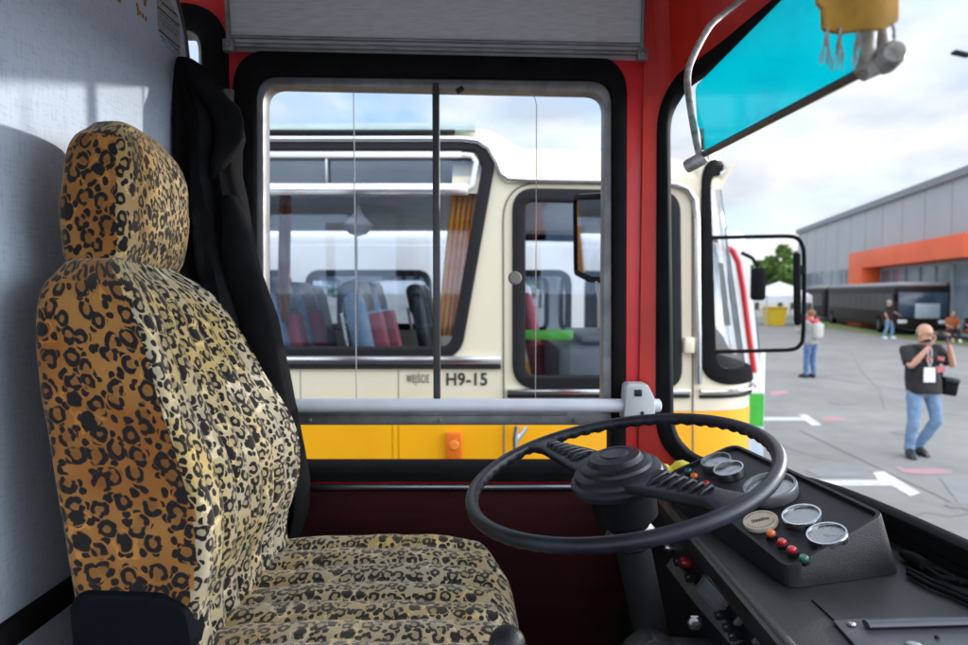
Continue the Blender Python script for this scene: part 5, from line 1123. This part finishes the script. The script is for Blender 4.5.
hh = 18 / FPX * bb.y; wq = 17 / FPX * bb.y; m.hexa([bb + Vector(q) for q in ((-wq * .42, 0, .02), (wq * .42, 0, .02), (wq * .42, wq, .02), (-wq * .42, wq, .02), (-wq * .5, -.05, hh), (wq * .5, -.05, hh), (wq * .5, wq, hh), (-wq * .5, wq, hh))]); m.build('body', mat('yellow_plastic', (.62, .42, .02), .45), yb_)
m = MB(); m.box(bb + Vector((0, wq * .45, hh + .04)), (wq * 1.06, wq * 1.1, .08), bev=.02); m.build('lid', mat('yellow_lid', (.75, .50, .02), .45), yb_)
lc = P(962, 54, 16); lamp = thing('street_lamp', 'dark street lamp head on an arm against the cloudy sky', 'street lamp', Vector((lc.x + 2.2, 16, 0)))
m = MB(); m.box(lc + Vector((-.02, 0, 0)), (.42, .2, .08), Matrix.Rotation(R(12), 3, 'Y'), .03, 2); m.build('lamp_head', M_PLA, lamp)
m = MB(); m.tube([Vector((lc.x + 2.2, 16, 0)), Vector((lc.x + 2.2, 16, lc.z - .8)), Vector((lc.x + 1.9, 16, lc.z - .42)), lc + Vector((.15, 0, -.03))], [.09, .06, .05, .04], 12); m.build('pole', M_ALUD, lamp)
# ================================================================== PEOPLE
M_SKIN = mat('skin', (.55, .30, .21), .55, col2=(.48, .25, .17), nscale=8)
M_JEAN = mat('blue_denim', (.13, .22, .36), .85, col2=(.19, .29, .43), nscale=7); M_JEAND = mat('dark_blue_denim', (.07, .13, .26), .85, col2=(.10, .17, .32), nscale=7)
M_TEE = mat('black_tshirt', (.014, .013, .015), .85, col2=(.024, .02, .022), nscale=8); M_SHOE = mat('black_shoe', (.012, .012, .013), .5)
def person(label, base, rz, J, shirt, trousers, shoe, sleeve='short', hair=None, group=None, face_z=0., head_r=.098, scale=1., bulk=1., fine=False):
    """J: joints in metres, figure facing local -Y. Keys: hipL/R kneeL/R ankL/R toeL/R pelvis waist chest neck head shL/R elL/R wrL/R"""
    t = thing('person', label, 'person', base, rz=0, group=group)
    rot = Matrix.Rotation(rz, 3, 'Z'); T = lambda p: rot @ Vector(p) * scale
    J = {k: Vector(v) for k, v in J.items()}
    def mk(names, edges, radii, name, m_, parent, root=0, sub=2, extra=None):
        vs = [T(J[n]) for n in names]; me = skinmesh(name, vs, edges, [r * scale if not isinstance(r, tuple) else (r[0] * scale, r[1] * scale) for r in radii], root, sub)
        b_ = MB(); b_.mesh(me)
        if extra: extra(b_)
        return b_.build(name, m_, parent, local=True, sharp=180)
    J['thL'] = J['hipL'].lerp(J['kneeL'], .35); J['thR'] = J['hipR'].lerp(J['kneeR'], .35); J['caL'] = J['kneeL'].lerp(J['ankL'], .35); J['caR'] = J['kneeR'].lerp(J['ankR'], .35)
    J['faL'] = J['elL'].lerp(J['wrL'], .3); J['faR'] = J['elR'].lerp(J['wrR'], .3); J['belly'] = J['pelvis'].lerp(J['chest'], .45)
    J['chin'] = J['head'] + Vector((0, -.02, -.085)); J['crown'] = J['head'] + Vector((0, .015, .045))
    fd = J.get('look', Vector((0, -1, 0))); fd = Vector(fd).normalized()
    J['chin'] = J['head'] + fd * .035 + Vector((0, 0, -.075)); J['crown'] = J['head'] - fd * .02 + Vector((0, 0, .04))
    def head_extra(b_):
        side_ = Vector((0, 0, 1)).cross(fd).normalized(); h = J['head']
        b_.ball(T(h - fd * .012 + Vector((0, 0, .030))), (.080 * scale, .098 * scale, .098 * scale), 20, rot @ Matrix.Rotation(math.atan2(fd.x, -fd.y), 3, 'Z'))   # cranium
        b_.ball(T(h + fd * .098 + Vector((0, 0, -.012))), .020 * scale, 10)                        # nose
        for s in (-1, 1):
            b_.ball(T(h + side_ * s * .092 + Vector((0, 0, -.01))), (.014 * scale, .014 * scale, .032 * scale), 10)   # ears
            b_.ball(T(h + fd * .083 + side_ * s * .035 + Vector((0, 0, .026))), (.024 * scale, .016 * scale, .010 * scale), 8)   # brow
        b_.ball(T(h + fd * .085 + Vector((0, 0, -.062))), (.024 * scale, .012 * scale, .009 * scale), 8)            # lips
        for sd_ in ('L', 'R'):                                                                     # hands: palm, four fingers, thumb
            w = J['wr' + sd_]; hd_ = J.get('hd' + sd_); dirv = (Vector(hd_) if hd_ is not None else (w - J['el' + sd_])).normalized(); sx, sy = frame_of(dirv); cu_ = Vector(J.get('cu' + sd_, sy)); cu_ = (cu_ - dirv * cu_.dot(dirv)).normalized(); ac = dirv.cross(cu_)
            Mx = Matrix((ac, cu_, dirv)).transposed(); b_.ball(T(w + dirv * .05), (.042 * scale, .018 * scale, .055 * scale), 12, rot @ Mx)
            for q in range(4):
                ln = (.070, .080, .076, .060)[q]; p0 = w + dirv * .085 + ac * (-.030 + .020 * q); p1 = p0 + dirv * ln * .5 + cu_ * .008; p2 = p1 + dirv * ln * .3 + cu_ * ln * .4
                b_.tube([T(p0 - dirv * .02), T(p0), T(p1), T(p2)], [.0095 * scale, .0095 * scale, .0085 * scale, .006 * scale], 8)
            p0 = w + dirv * .03 - ac * .035; b_.tube([T(p0), T(p0 - ac * .022 + dirv * .03), T(p0 - ac * .026 + dirv * .058 + cu_ * .012)], [.012 * scale, .0105 * scale, .007 * scale], 8)
    nm = ['pelvis', 'belly', 'chest', 'neck', 'chin', 'head', 'crown', 'shL', 'elL', 'faL', 'wrL', 'shR', 'elR', 'faR', 'wrR', 'hipL', 'kneeL', 'caL', 'ankL', 'hipR', 'kneeR', 'caR', 'ankR', 'toeL', 'toeR']
    ix = {n: i for i, n in enumerate(nm)}
    E_ = [('pelvis', 'belly'), ('belly', 'chest'), ('chest', 'neck'), ('neck', 'head'), ('head', 'crown'), ('head', 'chin'), ('chest', 'shL'), ('shL', 'elL'), ('elL', 'faL'), ('faL', 'wrL'), ('chest', 'shR'), ('shR', 'elR'), ('elR', 'faR'), ('faR', 'wrR'), ('pelvis', 'hipL'), ('hipL', 'kneeL'), ('kneeL', 'caL'), ('caL', 'ankL'), ('pelvis', 'hipR'), ('hipR', 'kneeR'), ('kneeR', 'caR'), ('caR', 'ankR'), ('ankL', 'toeL'), ('ankR', 'toeR')]
    rad_ = {'pelvis': .12, 'belly': .12, 'chest': .125, 'neck': .056, 'chin': .062, 'head': head_r, 'crown': .088, 'shL': .062, 'shR': .062, 'elL': .043, 'elR': .043, 'faL': .042, 'faR': .042, 'wrL': .028, 'wrR': .028, 'hipL': .09, 'hipR': .09, 'kneeL': .056, 'kneeR': .056, 'caL': .056, 'caR': .056, 'ankL': .036, 'ankR': .036, 'toeL': .03, 'toeR': .03}
    body = mk(nm, [(ix[a], ix[b]) for a, b in E_], [rad_[n] for n in nm], 'body', M_SKIN, t, 0, 2, head_extra)
    # shirt
    bel = J.get('bel', .15)
    J['hem'] = J['pelvis'] + Vector((0, -.005, -.085)); J['slL'] = J['shL'].lerp(J['elL'], .80 if sleeve == 'short' else 1.); J['slR'] = J['shR'].lerp(J['elR'], .80 if sleeve == 'short' else 1.)
    lat = (J['shR'] - J['shL']).normalized(); lat.z = 0; lat.normalize(); fw_ = Vector((0, 0, 1)).cross(lat)
    def ell(c, rx, ry, n=28): return [T(c + lat * rx * sup(2 * math.pi * q / n, 2.3)[0] + fw_ * ry * sup(2 * math.pi * q / n, 2.3)[1]) for q in range(n)]
    def cloth_build(b_, name, m_):
        me = bpy.data.meshes.new('tmp_cloth'); b_.bm.normal_update(); bmesh.ops.recalc_face_normals(b_.bm, faces=b_.bm.faces); b_.bm.to_mesh(me); b_.bm.free()
        ob = bpy.data.objects.new('tmp_cloth', me); COL.objects.link(ob); md = ob.modifiers.new('r', 'REMESH'); md.mode = 'VOXEL'; md.voxel_size = .014 * scale; sm_ = ob.modifiers.new('s', 'SMOOTH'); sm_.iterations = 5
        dg = bpy.context.evaluated_depsgraph_get(); dg.update(); out = bpy.data.meshes.new_from_object(ob.evaluated_get(dg)); bpy.data.objects.remove(ob); bpy.data.meshes.remove(me)
        for v in out.vertices:      # soft folds
            q_ = noise.noise(v.co * 9) * .010 + noise.noise(v.co * 24) * .005; v.co += v.normal * q_ * scale
        c_ = MB(); c_.mesh(out); return c_.build(name, m_, t, local=True, sharp=180)
    b_ = MB(); pv, ch, nk = J['pelvis'], J['chest'], J['neck']; shm = (J['shL'] + J['shR']) / 2; bk = bulk
    low = pv + (pv - ch).normalized() * .07
    b_.loft([ell(low, .195 * bk, .150 * bk), ell(pv.lerp(ch, .05), .20 * bk, .160 * bk), ell(pv.lerp(ch, .5), .195 * bk, .165 * bk), ell(ch, .195, .145), ell(ch.lerp(shm, .7), .20, .115), ell(shm + Vector((0, 0, .035)), .15, .085), ell(shm.lerp(nk, .75) + Vector((0, 0, .02)), .075, .075)])
    for sd_ in ('L', 'R'):
        a_, e_ = J['sh' + sd_], J['el' + sd_]
        if sleeve == 'short': b_.tube([T(a_.lerp(shm, .35)), T(a_), T(a_.lerp(e_, .45)), T(a_.lerp(e_, .82))], [.085 * scale, .086 * scale, .075 * scale, .072 * scale], 16)
        else: b_.tube([T(a_.lerp(shm, .35)), T(a_), T(a_.lerp(e_, .5)), T(e_), T(J['wr' + sd_].lerp(e_, .1))], [.085 * scale, .085 * scale, .072 * scale, .064 * scale, .048 * scale], 16)
    cloth_build(b_, 'shirt' if sleeve == 'short' else 'jacket', shirt)
    b_ = MB(); b_.loft([ell(pv + (ch - pv).normalized() * .08, .165, .125), ell(pv, .178, .135), ell(pv.lerp((J['hipL'] + J['hipR']) / 2, 1.1), .180, .135), ell((J['hipL'] + J['hipR']) / 2 + Vector((0, 0, -.05)), .15, .10)])
    for sd_ in ('L', 'R'):
        h_, k_, a_ = J['hip' + sd_], J['knee' + sd_], J['ank' + sd_]
        b_.tube([T(h_ + Vector((0, 0, .03))), T(h_.lerp(k_, .3)), T(h_.lerp(k_, .7)), T(k_), T(k_.lerp(a_, .35)), T(k_.lerp(a_, .75)), T(a_ + Vector((0, 0, -.02)))], [q_ * scale for q_ in (.098, .094, .078, .072, .070, .062, .062)], 18)
    cloth_build(b_, 'trousers', trousers)
    for s in ('L', 'R'):
        a, k = J['ank' + s], J['toe' + s]; heel = a + (a - k).normalized() * .05; b_ = MB(); dv = (k - a); dv.z = 0; yaw = math.atan2(dv.y, dv.x)
        fl = Vector((a.x, a.y, min(a.z, k.z + .05))); n_ = []
        for i in range(9):
            s_ = i / 8; c = heel.lerp(k + dv.normalized() * .04, s_); w = .045 * (1 - abs(s_ - .55) ** 3 * 3.2) + .004; hgt = .135 * (1 - s_) ** .7 + .04
            zz_ = min(a.z, k.z) - .045; rt = Vector((-dv.y, dv.x, 0)).normalized()
            n_.append([T(Vector((c.x, c.y, zz_)) + rt * w * sup(2 * math.pi * q / 14, 3)[0] + Vector((0, 0, hgt / 2 + hgt / 2 * sup(2 * math.pi * q / 14, 3)[1]))) for q in range(14)])
        b_.loft(n_); b_.build('shoe', shoe, t, local=True, sharp=60)
    if hair:
        b_ = MB(); h = J['head']; c = h - fd * .022 + Vector((0, 0, .03)); b_.ball(T(c), (.100 * scale, .108 * scale, .098 * scale), 18, rot)
        dels = [v for v in b_.bm.verts if (rot.inverted() @ v.co / scale - h).dot(fd) > .052 or (rot.inverted() @ v.co / scale).z < h.z - .045]
        bmesh.ops.delete(b_.bm, geom=dels, context='VERTS'); b_.build('hair', hair, t, local=True, sharp=180)
    return t, T, J
def jn(px, py, y=0.): return Vector(((px - 916) / 74., y, (457 - py) / 74.))
pb = PZ(916, 457, 0)
pz_ = {'pelvis': (.07, 0, .93), 'chest': (.05, .02, 1.30), 'neck': (.04, .0, 1.50), 'head': (.035, -.055, 1.645), 'look': (.25, -1, -.05),
       'shL': (-.165, .02, 1.43), 'elL': (-.205, -.13, 1.215), 'wrL': (.005, -.20, 1.50), 'hdL': (.45, -.25, .85), 'shR': (.255, .02, 1.43), 'elR': (.36, -.13, 1.225), 'wrR': (.225, -.22, 1.52), 'hdR': (-.45, -.25, .85),
       'hipL': (-.04, 0, .88), 'kneeL': (-.085, -.05, .49), 'ankL': (-.09, .02, .10), 'toeL': (-.13, -.13, .045), 'hipR': (.17, 0, .88), 'kneeR': (.215, -.06, .50), 'ankR': (.10, .14, .11), 'toeR': (.13, .00, .045)}
ph, T, J = person('bald man in black printed t-shirt and blue jeans raising a camera to his eye', pb, 0, pz_, M_TEE, M_JEAN, M_SHOE, bulk=1.06, fine=True)
b_ = MB(); b_.ball(T(J['head'] + Vector((0, .03, -.015))), (.092, .098, .05), 16); 
bmesh.ops.delete(b_.bm, geom=[v for v in b_.bm.verts if v.co.y < J['head'].y + .01], context='VERTS'); b_.build('hair', mat('short_grey_hair', (.20, .15, .12), .8), ph, local=True)
def chest_patch(poly, name, m_, th=.012, Y=-.135):
    q = MB(); n = len(poly); pts = [Vector(((px - 916) / 74., Y - .004 * 0, (457 - py) / 74.)) for px, py in poly]
    q.add(pts + [p + Vector((0, -th, 0)) for p in pts], [tuple(range(n)), tuple(range(2 * n - 1, n - 1, -1))] + [(i, (i + 1) % n, n + (i + 1) % n, n + i) for i in range(n)]); return q.build(name, m_, ph, local=True)
chest_patch([(912, 367), (922.5, 367), (923, 381), (912, 381)], 'badge', M_WHITE, Y=-.175); 
q = MB(); q.tube([(.03, -.13, 1.46), (-.0, -.175, 1.3), (.018, -.18, 1.21), (.05, -.175, 1.3), (.07, -.13, 1.46)], .006, 6); q.build('lanyard', M_WHITE, ph, local=True)
for pl_ in ([(924, 366), (932, 365), (933, 371), (925, 372)], [(914, 357), (918, 356), (919, 360), (915, 361)], [(925, 356), (932, 357), (931, 361), (926, 360)], [(905, 360), (908, 358), (909, 363)]): chest_patch(pl_, 'shirt_print', mat('red_shirt_print', (.50, .10, .10), .7, col2=(.45, .22, .2), nscale=30), Y=-.165)
cmr = thing('camera', 'black camera held to the eye by the bald man', 'camera', pb + Vector((.11, -.24, 1.60)))
q = MB(); c = pb + Vector((.115, -.235, 1.612)); q.box(c, (.135, .06, .09), bev=.012); q.box(c + Vector((0, 0, .055)), (.05, .05, .03), bev=.01); q.build('camera_body', M_PLA, cmr)
q = MB(); q.lathe([(.034, 0), (.036, .05), (.039, .10), (.033, .102), (.001, .09)], c + Vector((0, -.03, -.005)), (.1, -1, 0), 20); q.build('lens', M_PLA, cmr)
bg = thing('camera_bag', 'black camera bag hanging on a strap at the hip of the bald man', 'bag', pb + Vector((.36, -.02, .82)))
q = MB(); q.box(pb + Vector((.37, -.03, .95)), (.20, .15, .23), Matrix.Rotation(R(9), 3, 'Y'), .03, 3); bb_ = q.build('body', M_CLOTH, bg)
q = MB(); q.box(pb + Vector((.37, -.04, 1.04)), (.21, .17, .07), Matrix.Rotation(R(9), 3, 'Y'), .02); q.build('flap', M_PLA, bg)
q = MB(); q.tube([pb + Vector(v) for v in ((.34, .05, 1.02), (.24, -.10, 1.18), (.05, -.16, 1.34), (-.12, -.06, 1.50), (-.1, .10, 1.48), (.15, .20, 1.25), (.34, .08, 1.02))], .014, 8, flat=.5); q.build('strap', M_PLA, bg)
std = {'pelvis': (0, 0, .94), 'chest': (0, .01, 1.30), 'neck': (0, 0, 1.49), 'head': (0, -.03, 1.63), 'shL': (-.19, .01, 1.42), 'shR': (.19, .01, 1.42), 'elL': (-.25, .03, 1.14), 'elR': (.25, .03, 1.14), 'wrL': (-.25, -.06, .90), 'wrR': (.25, -.06, .90),
       'hipL': (-.1, 0, .89), 'hipR': (.1, 0, .89), 'kneeL': (-.11, -.02, .49), 'kneeR': (.11, -.03, .49), 'ankL': (-.11, .02, .10), 'ankR': (.11, .0, .10), 'toeL': (-.13, -.13, .045), 'toeR': (.13, -.15, .045)}
p1 = dict(std); p1.update({'elR': (.26, -.12, 1.18), 'wrR': (.12, -.30, 1.22), 'elL': (-.24, .06, 1.14), 'wrL': (-.2, -.12, .98), 'ankR': (.08, -.06, .1), 'toeR': (.09, -.21, .045)})
g1 = PZ(810, 378, 0)
pp1, T1, J1 = person('person in grey jacket and jeans with red scarf walking away beyond the bus mirror', g1, R(205), p1, mat('grey_jacket', (.34, .33, .32), .8, col2=(.27, .27, .26), nscale=8), M_JEAND, mat('dark_shoe', (.04, .03, .03), .6), 'long', mat('auburn_hair', (.22, .09, .04), .7))
q = MB(); q.tube([T1((.14 * math.cos(a), .12 * math.sin(a), 1.47 + .015 * math.sin(3 * a))) for a in [2 * math.pi * k / 20 for k in range(20)]], .05, 10, closed=True); q.build('scarf', mat('red_scarf', (.55, .05, .05), .8), pp1, local=True)
q = MB(); q.box(T1((0, .2, 1.22)), (.30, .15, .40), Matrix.Rotation(R(205), 3, 'Z'), .06, 3); tag(q.build('backpack', mat('light_backpack', (.42, .41, .38), .8), pp1, local=True))
p2 = dict(std); p2.update({'elR': (.33, -.1, 1.22), 'wrR': (.50, -.25, 1.08), 'elL': (-.27, .05, 1.15), 'wrL': (-.27, -.05, .92), 'kneeR': (.14, -.12, .50), 'ankR': (.14, -.10, .1), 'toeR': (.15, -.25, .045), 'kneeL': (-.10, .02, .49), 'ankL': (-.10, .15, .12), 'toeL': (-.1, .02, .045)})
person('person in black t-shirt and jeans striding past the dark articulated bus', PZ(888, 339, 0), R(40), p2, M_TEE, M_JEAN, M_WHITE, hair=mat('grey_hair', (.35, .34, .33), .8), scale=1.05)
# seated people at the right edge on a low bench
sit = dict(std); sit.update({'pelvis': (0, .12, .50), 'chest': (0, .06, .88), 'neck': (0, .0, 1.08), 'head': (0, -.04, 1.22), 'shL': (-.19, .05, 1.0), 'shR': (.19, .05, 1.0), 'elL': (-.25, -.05, .74), 'elR': (.25, -.05, .74), 'wrL': (-.14, -.28, .66), 'wrR': (.14, -.28, .66),
    'hipL': (-.1, .08, .48), 'hipR': (.1, .08, .48), 'kneeL': (-.13, -.36, .52), 'kneeR': (.13, -.36, .52), 'ankL': (-.13, -.42, .10), 'ankR': (.13, -.48, .10), 'toeL': (-.14, -.57, .045), 'toeR': (.15, -.63, .045)})
gs = grd(959, 29)
bench = thing('bench', 'low wooden bench with two seated people in front of the dark coach', 'bench', gs)
q = MB(); q.box(gs + Vector((.25, .15, .38)), (2.2, .4, .06), bev=.01); q.build('seat', mat('bench_wood', (.25, .15, .08), .6), bench)
for sx in (-.7, 1.2): q = MB(); q.box(gs + Vector((sx, .15, .175)), (.08, .36, .35), bev=.01); q.build('leg', M_PLA, bench)
person('seated person in orange top on the bench by the dark coach', gs + Vector((-.25, 0, 0)), R(-20), sit, mat('orange_top', (.34, .09, .025), .8), M_TEE, M_WHITE, hair=mat('brown_hair', (.08, .05, .03), .8))
person('seated person in dark top and orange trousers at the right end of the bench', gs + Vector((.55, 0, 0)), R(10), sit, M_TEE, mat('orange_trousers', (.50, .10, .02), .8), M_WHITE, hair=mat('dark_hair', (.03, .02, .015), .8))
